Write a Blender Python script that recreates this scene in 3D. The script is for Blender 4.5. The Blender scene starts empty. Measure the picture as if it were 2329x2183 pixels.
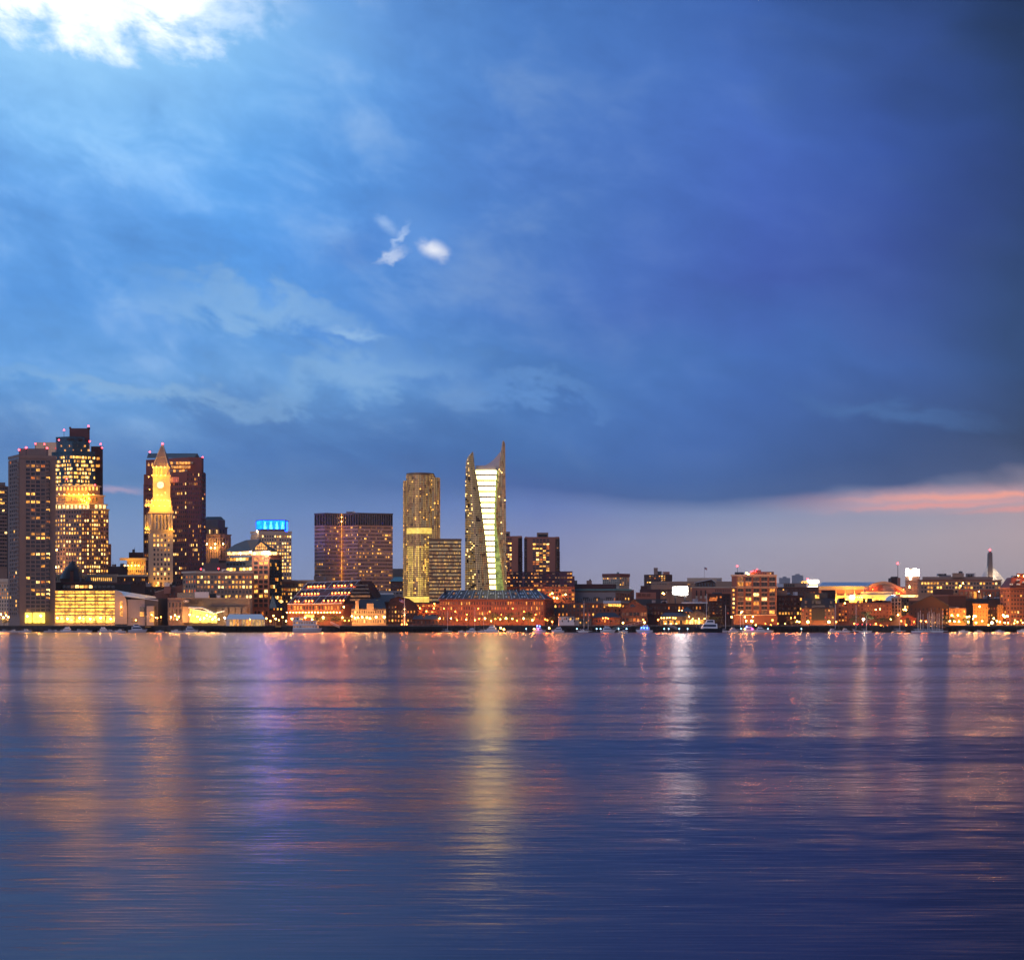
import bpy, math, random
from mathutils import Vector, noise as mn
random.seed(11)
sc = bpy.context.scene
# ------------------------------------------------------------------ camera
F = 3300.0        # focal length in photograph pixels (photograph 2329 x 2183)
CX, HY, H = 1164.5, 1423.0, 4.0
cd = bpy.data.cameras.new('camera'); cam = bpy.data.objects.new('camera', cd)
sc.collection.objects.link(cam); sc.camera = cam
cam.location = (0, 0, H); cam.rotation_euler = (math.radians(90), 0, 0)
cd.sensor_fit = 'HORIZONTAL'; cd.sensor_width = 36; cd.lens = 36 * F / 2329
cd.shift_y = (HY - 1091.5) / 2329
cd.clip_start = 0.5; cd.clip_end = 60000
sc.render.engine = 'CYCLES'
sc.cycles.use_denoising = True
sc.cycles.max_bounces = 5; sc.cycles.diffuse_bounces = 2; sc.cycles.glossy_bounces = 3
sc.cycles.transparent_max_bounces = 6; sc.cycles.sample_clamp_indirect = 4.0; sc.cycles.sample_clamp_direct = 60.0
sc.cycles.use_light_tree = True
sc.view_settings.view_transform = 'Standard'; sc.view_settings.look = 'None'
sc.view_settings.exposure = 0.0; sc.view_settings.gamma = 1.0

def lin(c):
    return tuple(((x / 255) / 12.92 if x / 255 <= .04045 else ((x / 255 + .055) / 1.055) ** 2.4) for x in c)

class NT:
    """small helper for node graphs"""
    def __init__(s, tree): s.t = tree; s.n = tree.nodes; s.l = tree.links; s.n.clear()
    def put(s, sock, val):
        if val is None: return
        if isinstance(val, bpy.types.NodeSocket): s.l.new(val, sock)
        else: sock.default_value = val
    def node(s, typ, ins=None, **kw):
        nd = s.n.new(typ)
        for k, v in kw.items(): setattr(nd, k, v)
        for k, v in (ins or {}).items(): s.put(nd.inputs[k], v)
        return nd
    def math(s, op, a, b=None, c=None, clamp=False):
        nd = s.n.new('ShaderNodeMath'); nd.operation = op; nd.use_clamp = clamp
        for i, v in enumerate((a, b, c)): s.put(nd.inputs[i], v)
        return nd.outputs[0]
    def vmath(s, op, a, b=None):
        nd = s.n.new('ShaderNodeVectorMath'); nd.operation = op
        s.put(nd.inputs[0], a); s.put(nd.inputs[1], b); return nd.outputs[0]
    def comb(s, x, y, z): return s.node('ShaderNodeCombineXYZ', {0: x, 1: y, 2: z}).outputs[0]
    def noise(s, vec, scale, detail=4, rough=.55, dist=0.0):
        nd = s.node('ShaderNodeTexNoise', {'Vector': vec, 'Scale': scale, 'Detail': detail, 'Roughness': rough, 'Distortion': dist})
        return nd.outputs[0]
    def maprange(s, v, a, b, c=0.0, d=1.0, smooth=True):
        nd = s.node('ShaderNodeMapRange', {0: v, 1: a, 2: b, 3: c, 4: d}); nd.interpolation_type = 'SMOOTHSTEP' if smooth else 'LINEAR'
        return nd.outputs[0]
    def mix(s, f, a, b, mode='MIX'):
        nd = s.n.new('ShaderNodeMix'); nd.data_type = 'RGBA'; nd.blend_type = mode
        def c4(v): return v if isinstance(v, bpy.types.NodeSocket) else (tuple(v) + (1.0,))[:4]
        s.put(nd.inputs[0], f); s.put(nd.inputs[6], c4(a)); s.put(nd.inputs[7], c4(b)); return nd.outputs[2]
    def ramp(s, f, stops, interp='EASE'):
        nd = s.n.new('ShaderNodeValToRGB'); cr = nd.color_ramp; cr.interpolation = interp
        while len(cr.elements) > 1: cr.elements.remove(cr.elements[-1])
        for i, (p, c) in enumerate(stops):
            e = cr.elements[0] if i == 0 else cr.elements.new(p)
            e.position = p; e.color = (tuple(c) + (1.0,))[:4]
        s.put(nd.inputs[0], f); return nd.outputs[0]

# ------------------------------------------------------------------ sky (dusk, broken cloud deck)
SUN_EL, SUN_ROT = math.radians(9), math.radians(200)
world = bpy.data.worlds.new('World'); sc.world = world; world.use_nodes = True
W = NT(world.node_tree)
tc = W.node('ShaderNodeTexCoord').outputs['Generated']
sep = W.node('ShaderNodeSeparateXYZ', {0: W.vmath('NORMALIZE', tc)})
dx, dy, dz = sep.outputs
horiz = W.math('SQRT', W.math('ADD', W.math('MULTIPLY', dx, dx), W.math('ADD', W.math('MULTIPLY', dy, dy), 1e-6)))
az0 = W.math('ARCTAN2', dx, W.math('ABSOLUTE', dy))           # radians, 0 straight ahead (mirrored behind)
el0 = W.math('ARCTAN2', dz, horiz)
# cloud coordinates: gently turned and stretched so that the banks trail down to the right
cvec = W.comb(W.math('ADD', az0, W.math('MULTIPLY', el0, .35)), W.math('ADD', W.math('MULTIPLY', el0, 1.9), W.math('MULTIPLY', az0, .40)), .31)
big = W.noise(cvec, 4.6, 3, .5, .2)
mid = W.noise(cvec, 11.0, 5, .55, .35)
fine = W.noise(W.comb(W.math('ADD', az0, W.math('MULTIPLY', el0, .5)), W.math('ADD', W.math('MULTIPLY', el0, 2.0), W.math('MULTIPLY', az0, .4)), 1.7), 24.0, 4, .55, .5)
puff = W.noise(W.comb(az0, W.math('ADD', W.math('MULTIPLY', el0, 1.7), W.math('MULTIPLY', az0, .25)), 9.3), 19.0, 6, .6, .25)
w1 = W.math('SUBTRACT', big, .5); w2 = W.math('SUBTRACT', mid, .5)
hfade = W.maprange(el0, math.radians(3.5), math.radians(11))     # less warp close to the horizon
az = W.math('ADD', az0, W.math('ADD', W.math('MULTIPLY', w1, .13), W.math('MULTIPLY', w2, .04)))
warp = W.math('ADD', W.math('MULTIPLY', w1, .12), W.math('MULTIPLY', w2, .08))
el = W.math('ADD', el0, W.math('MULTIPLY', warp, W.math('ADD', W.math('MULTIPLY', hfade, .85), .15)))
elf = W.math('DIVIDE', el, math.radians(30), clamp=True)
ROWS = [0, 1.9, 3.3, 4.5, 5.4, 6.4, 9.4, 12.3, 15.2, 18.0, 20.7, 23.0, 30]
COLS = [
 (-17.6, [(144,160,196),(134,154,196),(126,152,196),(106,142,192),(87,129,184),(80,127,190),(92,154,220),(80,146,220),(94,160,232),(114,180,243),(124,184,242),(140,195,245),(120,170,230)]),
 (-9.9, [(134,149,191),(128,146,190),(113,138,190),(96,130,188),(78,119,179),(69,117,184),(98,155,217),(82,149,223),(78,149,227),(90,161,234),(96,165,235),(106,167,231),(88,147,213)]),
 (0.1, [(155,154,185),(150,151,187),(133,142,191),(98,123,189),(64,97,166),(58,103,171),(71,126,197),(71,123,201),(71,123,201),(74,126,205),(74,128,205),(71,125,201),(54,98,167)]),
 (9.0, [(173,163,179),(171,162,181),(160,160,187),(131,144,185),(63,96,158),(54,94,164),(61,106,187),(61,91,179),(64,99,190),(68,108,197),(64,106,190),(55,95,173),(38,68,131)]),
 (14.8, [(178,163,171),(178,163,173),(174,163,177),(150,151,177),(59,82,134),(48,76,132),(55,93,166),(53,82,158),(51,78,160),(51,84,166),(46,76,144),(36,65,122),(29,51,96)]),
 (19.4, [(178,161,166),(180,162,168),(186,164,170),(180,157,168),(61,74,112),(42,59,97),(40,70,122),(38,66,118),(36,60,115),(32,58,110),(28,52,98),(24,45,86),(22,40,76)]),
]
col = None
for i, (a, cs) in enumerate(COLS):
    r = W.ramp(elf, [(e / 30, lin(c)) for e, c in zip(ROWS, cs)], 'LINEAR')
    if col is None: col = r
    else: col = W.mix(W.maprange(az, math.radians(COLS[i - 1][0]), math.radians(a), smooth=False), col, r)
# light and dark banks
amp = W.maprange(el0, math.radians(4.0), math.radians(9.0), .25, 1.0)
amp = W.math('MULTIPLY', amp, W.maprange(az0, math.radians(-6), math.radians(17), 1.0, .45))
bank = W.math('ADD', W.math('MULTIPLY', w2, .55), W.math('ADD', W.math('MULTIPLY', w1, .50), W.math('MULTIPLY', W.math('SUBTRACT', puff, .5), .62)))
gain = W.math('ADD', W.maprange(az0, math.radians(-16), math.radians(6), 1.10, 1.0), W.math('MULTIPLY', bank, amp))
col = W.mix(1.0, col, W.comb(gain, gain, W.math('ADD', W.math('MULTIPLY', gain, .85), .15)), 'MULTIPLY')
# thin grey veils over the blue
veil = W.math('MULTIPLY', W.maprange(W.math('ADD', W.math('MULTIPLY', puff, .5), W.math('MULTIPLY', mid, .5)), .46, .70), W.math('MULTIPLY', W.maprange(az0, math.radians(-4), math.radians(14), .34, .12), amp))
bw = W.node('ShaderNodeRGBToBW', {0: col}).outputs[0]
col = W.mix(veil, col, W.mix(1.0, W.comb(bw, bw, bw), (1.15, 1.55, 2.05), 'MULTIPLY'))
bw2 = W.node('ShaderNodeRGBToBW', {0: col}).outputs[0]
col = W.mix(.05, col, W.comb(bw2, bw2, bw2))
# torn breaks and wisps in the deck: (azimuth, elevation, radii, tilt, colour, strength, ragged)
tiny = W.noise(W.comb(az0, W.math('MULTIPLY', el0, 1.5), 4.0), 95.0, 3, .55, .4)
def blob(a, e, ra, re, tilt, c, k, rag=1.0, lo=.9, hi=.25, small=0.0):
    global col
    t = math.radians(tilt)
    wa = W.math('ADD', az0, W.math('MULTIPLY', w2, .05 * rag)); we = W.math('ADD', el0, W.math('MULTIPLY', W.math('SUBTRACT', puff, .5), .08 * rag))
    if small: wa = W.math('ADD', az0, W.math('MULTIPLY', W.math('SUBTRACT', tiny, .5), small)); we = W.math('ADD', el0, W.math('MULTIPLY', W.math('SUBTRACT', tiny, .5), -small * .8))
    da = W.math('SUBTRACT', wa, math.radians(a)); de = W.math('SUBTRACT', we, math.radians(e))
    p = W.math('DIVIDE', W.math('ADD', W.math('MULTIPLY', da, math.cos(t)), W.math('MULTIPLY', de, math.sin(t))), math.radians(ra))
    q = W.math('DIVIDE', W.math('SUBTRACT', W.math('MULTIPLY', de, math.cos(t)), W.math('MULTIPLY', da, math.sin(t))), math.radians(re))
    d = W.math('SQRT', W.math('ADD', W.math('MULTIPLY', p, p), W.math('MULTIPLY', q, q)))
    f = W.math('MULTIPLY', W.maprange(d, lo, hi), k)
    col = W.mix(f, col, c)
    return f
blob(-17.5, 22.2, 13, 5.4, -4, lin((150, 206, 250)), .8, 1.0, 1.1, .1)
blob(-18.4, 23.9, 9.4, 3.0, -2, (1.25, 1.3, 1.35), 1.0, 1.5, 1.1, .42)
blob(-13.4, 22.6, 2.6, .75, 22, (1.15, 1.2, 1.25), .95, 1.0, 1.1, .15)
blob(-11.6, 24.0, 3.4, .7, 12, (1.1, 1.2, 1.3), .85, 1.2, 1.1, .1)
blob(-15.6, 23.2, 1.7, .55, 14, lin((120, 172, 232)), .85, .8, 1.1, .1)
blob(-9.8, 12.0, 6.5, 1.0, -12, lin((146, 188, 228)), .58, 1.3, 1.1, .05)
blob(-6.4, 11.2, 1.5, .30, 4, lin((150, 190, 232)), .75, .6, 1.1, .0)
blob(-6.6, 9.5, 5.4, 1.1, 12, lin((140, 184, 226)), .58, 1.3, 1.1, .05)
blob(-14.5, 8.8, 7.0, .7, -3, lin((144, 184, 222)), .58, 1.2, 1.1, .05)
blob(0.4, 9.0, 4.0, .7, -6, lin((104, 152, 214)), .5, 1.2, 1.1, .05)
blob(14.5, 8.2, 5.0, .55, -8, lin((74, 116, 176)), .5, .6, 1.1, .05)
blob(-3.9, 14.9, 2.6, 1.6, -20, lin((104, 156, 226)), .5, 1.0, 1.1, .1)
blob(-5.9, 14.5, 1.9, 1.1, 10, lin((62, 118, 200)), .4, .6, 1.1, .1)
blob(-4.95, 15.40, .42, .22, -38, lin((170, 200, 242)), .6, .7, 1.5, .0, small=.014)
blob(-4.45, 14.92, .62, .20, 60, lin((182, 206, 244)), .7, .8, 1.5, .0, small=.014)
blob(-4.75, 14.22, .62, .18, 24, lin((200, 214, 242)), .75, .7, 1.5, .0, small=.014)
blob(-3.08, 14.5, .50, .28, -16, (.88, .90, .98), .9, .5, 1.7, .0, small=.010)
blob(-15.3, 5.15, 1.3, .22, 2, lin((186, 164, 194)), .7, .3, 1.2, .0)
blob(17.0, 4.82, 6.5, .52, 1, lin((220, 166, 172)), .75, .15, 1.3, .0)
blob(18.2, 4.92, 4.8, .16, 1, lin((252, 166, 146)), .85, .2, 1.4, .0)
blob(16.2, 4.58, 3.2, .12, 1.5, lin((240, 158, 150)), .70, .2, 1.4, .0)
blob(19.6, 4.36, 2.6, .14, 2, lin((240, 154, 146)), .65, .2, 1.4, .0)
# thin clear-sky contribution of the sun lamp added low behind the viewer
nish = W.node('ShaderNodeTexSky', sky_type='NISHITA', sun_disc=False, sun_elevation=SUN_EL, sun_rotation=SUN_ROT)
bg1 = W.node('ShaderNodeBackground', {'Color': col, 'Strength': 1.0})
bg2 = W.node('ShaderNodeBackground', {'Color': nish.outputs[0], 'Strength': 0.004})
W.l.new(W.node('ShaderNodeAddShader', {0: bg1.outputs[0], 1: bg2.outputs[0]}).outputs[0], W.node('ShaderNodeOutputWorld').inputs[0])
world.cycles.sampling_method = 'MANUAL'; world.cycles.sample_map_resolution = 512

# ------------------------------------------------------------------ sun: soft warm key light added from behind the camera to brown the fronts
sd = bpy.data.lights.new('sun', 'SUN'); sd.energy = 0.46; sd.color = (1.0, .52, .32); sd.angle = math.radians(25)
sun = bpy.data.objects.new('sun', sd); sc.collection.objects.link(sun)
saz = SUN_ROT
sdir = Vector((math.sin(saz) * math.cos(SUN_EL), math.cos(saz) * math.cos(SUN_EL), math.sin(SUN_EL)))  # towards the sun
sun.rotation_euler = (-sdir).to_track_quat('-Z', 'Y').to_euler()
# ------------------------------------------------------------------ materials
MATS = {}
def mat(name): return MATS[name]
def new_mat(name):
    m = bpy.data.materials.new(name); m.use_nodes = True; MATS[name] = m
    return m, NT(m.node_tree)
def solid(name, c, rough=.8, var=.25, scale=.35, metal=0.0, spec=.4, streak=True):
    """wall-like surface: colour with blotches, rain streaks and fine grain"""
    m, t = new_mat(name)
    pos = t.node('ShaderNodeNewGeometry').outputs['Position']
    a = t.noise(pos, scale, 5, .6); g = t.noise(pos, 3.0, 3, .6)
    b = t.noise(t.vmath('MULTIPLY', pos, (1.1, 1.1, .09)), .9, 4, .6) if streak else g
    k = t.math('ADD', t.math('ADD', t.math('MULTIPLY', a, var * 1.1), t.math('MULTIPLY', b, var * .8)), t.math('ADD', 1 - var * 1.15, t.math('MULTIPLY', g, var * .4)))
    col = t.mix(1.0, c, t.comb(k, k, k), 'MULTIPLY')
    p = t.node('ShaderNodeBsdfPrincipled', {'Base Color': col, 'Roughness': rough, 'Metallic': metal, 'Specular IOR Level': spec})
    t.l.new(p.outputs[0], t.node('ShaderNodeOutputMaterial').inputs[0]); return m
def glow(name, c, k, var=.6, scale=.55, sampled=False, dark=.25):
    """a lit window, also facade glow painted as emission: rooms differ, blinds and lamps break it up"""
    m, t = new_mat(name)
    pos = t.node('ShaderNodeNewGeometry').outputs['Position']
    a = t.noise(pos, scale, 2, .6); b = t.noise(t.vmath('MULTIPLY', pos, (1, 1, 2.2)), 1.3, 2, .6)
    f = t.maprange(t.math('ADD', t.math('MULTIPLY', a, .6), t.math('MULTIPLY', b, .4)), .36, .64, dark, 1.0 + var)
    e = t.node('ShaderNodeEmission', {'Color': tuple(c) + (1,), 'Strength': t.math('MULTIPLY', f, k)})
    gl = t.node('ShaderNodeBsdfPrincipled', {'Base Color': (.03, .03, .035, 1), 'Roughness': .15})
    t.l.new(t.node('ShaderNodeAddShader', {0: e.outputs[0], 1: gl.outputs[0]}).outputs[0], t.node('ShaderNodeOutputMaterial').inputs[0])
    m.cycles.emission_sampling = 'AUTO' if sampled else 'NONE'; return m
def bulb(name, c, k):
    m, t = new_mat(name)
    e = t.node('ShaderNodeEmission', {'Color': tuple(c) + (1,), 'Strength': k})
    t.l.new(e.outputs[0], t.node('ShaderNodeOutputMaterial').inputs[0]); m.cycles.emission_sampling = 'FRONT'; return m
def glassy(name, c, rough=.12, spec=.6, var=.5, metal=0.0):
    m, t = new_mat(name)
    pos = t.node('ShaderNodeNewGeometry').outputs['Position']
    k = t.maprange(t.noise(pos, .7, 2, .6), .35, .65, 1 - var, 1 + var)
    p = t.node('ShaderNodeBsdfPrincipled', {'Base Color': t.mix(1.0, c, t.comb(k, k, k), 'MULTIPLY'), 'Roughness': rough, 'Specular IOR Level': spec, 'Metallic': metal})
    t.l.new(p.outputs[0], t.node('ShaderNodeOutputMaterial').inputs[0]); return m

solid('concrete', (.215, .152, .130)); solid('concrete_dark', (.15, .108, .09)); solid('cream', (.55, .42, .31)); solid('tan', (.33, .225, .16))
solid('limestone', (.56, .44, .33)); solid('mauve_stone', (.32, .205, .155)); solid('pink_stone', (.32, .185, .145)); solid('rose_band', (.74, .36, .20)); solid('granite_red', (.25, .072, .052))
solid('granite_dark', (.075, .028, .030)); solid('brick', (.22, .078, .048)); solid('brick_dark', (.045, .017, .015)); solid('brick_brown', (.12, .05, .036)); solid('brick_rose', (.40, .15, .095))
solid('ochre', (.46, .20, .06)); solid('slate', (.030, .034, .045), .6); solid('slate_blue', (.05, .065, .085), .5); solid('roof_red', (.15, .038, .032), .6); solid('roof_grey', (.10, .10, .11), .7)
solid('dark', (.018, .018, .022), .8); solid('timber_dark', (.022, .016, .013), .85); solid('timber', (.10, .062, .042), .8); solid('grey_wall', (.30, .28, .29)); solid('grey_dark', (.085, .08, .085))
solid('white_paint', (.72, .70, .70), .45, .12); solid('white_roof', (.55, .60, .66), .35, .15); solid('copper_green', (.10, .24, .24), .6); solid('steel', (.35, .35, .37), .35, .15, metal=.7)
solid('stone_wall', (.055, .048, .045), .9, .5, 1.2); solid('ground', (.06, .055, .05), .95, .4, .1); solid('bronze', (.17, .115, .065), .45, .2, metal=.25); solid('bronze_dark', (.085, .058, .035), .4, .25, metal=.25)
solid('purple_panel', (.11, .05, .09)); solid('hull_white', (.75, .75, .76), .3, .08, streak=False); solid('hull_dark', (.02, .022, .03), .3, .2, streak=False); solid('canvas_blue', (.03, .06, .14), .8); solid('canvas_white', (.75, .75, .74), .7, .1)
solid('bark', (.05, .036, .028), .95); solid('pale_sail', (.55, .50, .52), .5, .1); solid('red_cloth', (.5, .03, .03)); solid('blue_cloth', (.03, .05, .25)); solid('sign_dark', (.02, .015, .015), .6); solid('clock_face', (.80, .74, .6), .6, .05)
glassy('glass_dark', (.020, .022, .030)); glassy('glass_blind', (.085, .075, .07), .35); glassy('glass_teal', (.016, .045, .06), .10, .9, .35); glassy('glass_blue', (.018, .028, .05), .1, .8); glassy('glass_bronze', (.11, .07, .035), .15, .9)
glow('lit_gold', (1, .38, .05), 1.15); glow('lit_yellow', (1, .47, .08), 2.1); glow('lit_orange', (1, .24, .03), .7); glow('lit_cream', (1, .60, .19), 3.2); glow('lit_dim', (1, .38, .11), .28); glow('lit_red', (1, .13, .05), .55); glow('lit_white', (1, .90, .75), 1.8)
glow('lit_garage', (1, .47, .05), 2.4, .9, .30, dark=.22); glow('lit_tower', (1, .80, .26), 12.0, .25, .12, dark=.7); glow('green_glow', (.60, .70, .14), .55, .4, .3); glow('lit_blue', (.0, .027, 1.0), 22.0, .4, .4, dark=.6); glow('lit_cyan', (.05, .45, 1.0), 5.0, .3)  # the green one is facade glow put in as emission
glow('lit_amber', (1, .54, .15), .62, .6, .4, dark=.35); glow('lit_lobby', (1, .70, .06), 3.0, .35, .5, dark=.6); glow('brown_glow', (.85, .40, .15), .30, .9, .35, dark=.2); glow('lit_billboard', (1, .93, .80), 34.0, .2, .2, True, dark=.8); glow('lit_pale', (1, .86, .66), 18.0, .2, .5, True, dark=.8); glow('bronze_glow', (.88, .57, .29), .33, .25, .15, dark=.75); glow('lit_honey', (1, .55, .17), .40, .3, .2, dark=.65); glow('lit_gilt', (1, .62, .12), 1.1, .4, .25, dark=.55); glow('lit_band', (1, .66, .12), 1.3, .2, .3, dark=.75); glow('lit_clock', (1, .80, .40), 1.6, .2, .5, dark=.85)  # wing and brown tones: bronze facade sheen put in as dim emission
bulb('bulb_amber', (1, .40, .07), 75); bulb('bulb_orange', (1, .22, .03), 52); bulb('bulb_yellow', (1, .58, .13), 90); bulb('bulb_white', (1, .80, .50), 95); bulb('bulb_red', (1, .03, .04), 22); bulb('bulb_blue', (.05, .15, 1), 30); bulb('bulb_pink', (1, .05, .30), 30); bulb('bulb_cyan', (.35, .8, 1), 14); bulb('flood', (1, .44, .06), 45); bulb('flood_soft', (1, .55, .13), 60)
LIT = {'slab': ['lit_dim'] * 6 + ['lit_yellow'] * 2 + ['lit_gold'] * 2 + ['brown_glow'] * 3, 'warm': ['lit_gold'] * 5 + ['lit_yellow'] * 4 + ['lit_orange'] * 2 + ['lit_cream'] * 2 + ['lit_dim'] * 3,
       'orange': ['lit_orange'] * 5 + ['lit_gold'] * 4 + ['lit_dim'] * 4 + ['lit_yellow'] * 2 + ['lit_red'],
       'yellow': ['lit_yellow'] * 5 + ['lit_gold'] * 3 + ['lit_cream'] * 3 + ['lit_dim'],
       'cream': ['lit_cream'] * 5 + ['lit_yellow'] * 3 + ['lit_white'], 'amber': ['lit_amber'] * 4 + ['brown_glow'] * 5 + ['lit_gold'],
       'brown': ['brown_glow'] * 7 + ['lit_amber'] * 2, 'dim': ['lit_dim'] * 4 + ['lit_orange'] * 2 + ['lit_gold'], 'green': ['lit_lobby', 'green_glow', 'lit_cream', 'lit_yellow']}

# ------------------------------------------------------------------ geometry helpers
G = 4.2                                     # quay level above the water
def X(px, Y): return (px - CX) * Y / F
def Z(py, Y): return H + (HY - py) * Y / F
def P(px, py, Y): return Vector((X(px, Y), Y, Z(py, Y)))
col0 = sc.collection
class MB:
    def __init__(s): s.v = []; s.f = []; s.m = []; s.mats = []
    def mi(s, name):
        if name not in s.mats: s.mats.append(name)
        return s.mats.index(name)
    def raw(s, vs, fs, m):
        o = len(s.v); k = s.mi(m); s.v += [tuple(v) for v in vs]
        for f in fs: s.f.append([i + o for i in f]); s.m.append(k)
        return s
    def quad(s, a, b, c, d, m): return s.raw([a, b, c, d], [(0, 1, 2, 3)], m)
    def hexa(s, p, m): return s.raw(p, [(0, 3, 2, 1), (4, 5, 6, 7), (0, 1, 5, 4), (1, 2, 6, 5), (2, 3, 7, 6), (3, 0, 4, 7)], m)
    def box(s, x0, x1, y0, y1, z0, z1, m):
        return s.hexa([(x0, y0, z0), (x1, y0, z0), (x1, y1, z0), (x0, y1, z0), (x0, y0, z1), (x1, y0, z1), (x1, y1, z1), (x0, y1, z1)], m)
    def obox(s, A, u, s0, s1, d0, d1, z0, z1, m):
        n = (u[1], -u[0])
        def q(a, d, z): return (A[0] + u[0] * a + n[0] * d, A[1] + u[1] * a + n[1] * d, z)
        return s.hexa([q(s0, d1, z0), q(s1, d1, z0), q(s1, d0, z0), q(s0, d0, z0), q(s0, d1, z1), q(s1, d1, z1), q(s1, d0, z1), q(s0, d0, z1)], m)
    def prism(s, poly, z0, z1, m, top=None):
        n = len(poly)
        zt = z1 if isinstance(z1, (list, tuple)) else [z1] * n
        vs = [(p[0], p[1], z0) for p in poly] + [(p[0], p[1], zt[i]) for i, p in enumerate(poly)]
        s.raw(vs, [(i, (i + 1) % n, n + (i + 1) % n, n + i) for i in range(n)] + [tuple(range(n - 1, -1, -1))], m)
        return s.raw(vs[n:], [tuple(range(n))], top or m)
    def tube(s, a, b, r0, r1=None, m='dark', n=6, cap=True):
        a = Vector(a); b = Vector(b); r1 = r0 if r1 is None else r1; d = (b - a).normalized()
        e = d.orthogonal().normalized(); g = d.cross(e); vs = []
        for c, r in ((a, r0), (b, r1)):
            for i in range(n):
                t = 2 * math.pi * i / n; vs.append(c + e * (r * math.cos(t)) + g * (r * math.sin(t)))
        fs = [(i, (i + 1) % n, n + (i + 1) % n, n + i) for i in range(n)]
        if cap: fs += [tuple(range(n - 1, -1, -1)), tuple(range(n, 2 * n))]
        return s.raw(vs, fs, m)
    def lathe(s, cx, cy, prof, m, n=16, a0=0.0):
        vs = []; k = len(prof)
        for r, z in prof:
            for i in range(n):
                t = a0 + 2 * math.pi * i / n; vs.append((cx + r * math.cos(t), cy + r * math.sin(t), z))
        fs = [(j * n + i, j * n + (i + 1) % n, (j + 1) * n + (i + 1) % n, (j + 1) * n + i) for j in range(k - 1) for i in range(n)]
        fs += [tuple(range(n - 1, -1, -1)), tuple(range((k - 1) * n, k * n))]
        return s.raw(vs, fs, m)
    def mesh(s, name, base=(0, 0, 0)):
        me = bpy.data.meshes.new(name); b = base
        me.from_pydata([(v[0] - b[0], v[1] - b[1], v[2] - b[2]) for v in s.v], [], s.f)
        for m in s.mats: me.materials.append(MATS[m])
        me.polygons.foreach_set('material_index', s.m); me.update(); return me
    def build(s, name, parent=None, base=None, kind=None, label=None, cat=None, group=None):
        if base is None: base = origin(parent) if parent else (0, 0, 0)
        o = bpy.data.objects.new(name, s.mesh(name, base)); col0.objects.link(o)
        if parent: o.parent = parent; ORG[o.name] = tuple(base)
        else: o.location = base
        tag(o, label, cat, group, kind); return o
ORG = {}
def origin(o): return ORG[o.name]
def tag(o, label=None, cat=None, group=None, kind=None):
    for k, v in (('label', label), ('category', cat), ('group', group), ('kind', kind)):
        if v: o[k] = v
def thing(name, label, cat, loc, group=None):
    o = bpy.data.objects.new(name, None); o.empty_display_size = 2; col0.objects.link(o); o.location = loc
    ORG[o.name] = tuple(loc); tag(o, label, cat, group); return o
def child(name, mesh, parent, loc, rz=0.0, scale=(1, 1, 1), rot=None):
    o = bpy.data.objects.new(name, mesh); col0.objects.link(o); o.parent = parent
    b = origin(parent); o.location = (loc[0] - b[0], loc[1] - b[1], loc[2] - b[2]); o.rotation_euler = rot or (0, 0, rz); o.scale = scale
    ORG[o.name] = tuple(loc); return o
LIGHTS = {}
LCOL = {'bulb_amber': (1, .36, .08), 'bulb_orange': (1, .21, .03), 'bulb_yellow': (1, .45, .11), 'bulb_white': (1, .76, .48), 'flood': (1, .45, .02), 'bulb_blue': (.05, .15, 1), 'bulb_pink': (1, .05, .3), 'bulb_red': (1, .03, .03), 'bulb_cyan': (.3, .7, 1)}
def lampchild(name, m, t, p, size, power=1.0, drop=-.9):
    """a glowing globe and the light it throws"""
    o = child(name, unit('globe', m), t, p, 0, (size,) * 3)
    e = round(2300 * power * size * size, -1)
    if e > 0 and m in LCOL:
        k = (m, e)
        if k not in LIGHTS:
            d = bpy.data.lights.new('lamp_light', 'POINT'); d.color = LCOL[m]; d.energy = e; d.shadow_soft_size = .4; LIGHTS[k] = d
        l = bpy.data.objects.new('lamp_light', LIGHTS[k]); col0.objects.link(l); l.parent = o; l.location = (0, -1.2 / size, drop / size * .6)
    return o
# shared unit meshes
UNIT = {}
def unit(kind, m):
    k = (kind, m)
    if k not in UNIT:
        b = MB()
        if kind == 'pane': b.box(-.5, .5, -.5, .5, -.5, .5, m)
        elif kind == 'framed':
            b.box(-.5, .5, -.2, .5, -.5, .5, m)
            for x0, x1, z0, z1 in ((-.5, .5, .44, .5), (-.5, .5, -.5, -.44), (-.5, -.45, -.44, .44), (.45, .5, -.44, .44), (-.03, .03, -.44, .44)): b.box(x0, x1, -.8, -.2, z0, z1, 'grey_dark')
        elif kind == 'globe':
            b.lathe(0, 0, [(.02, -.5), (.30, -.42), (.48, -.15), (.48, .15), (.30, .42), (.02, .5)], m, 8)
        elif kind == 'box': b.box(-.5, .5, -.5, .5, -.5, .5, m)
        elif kind == 'pole': b.tube((0, 0, 0), (0, 0, 1), .5, .35, m, 6)
        UNIT[k] = b.mesh(kind)
    return UNIT[k]

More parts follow.
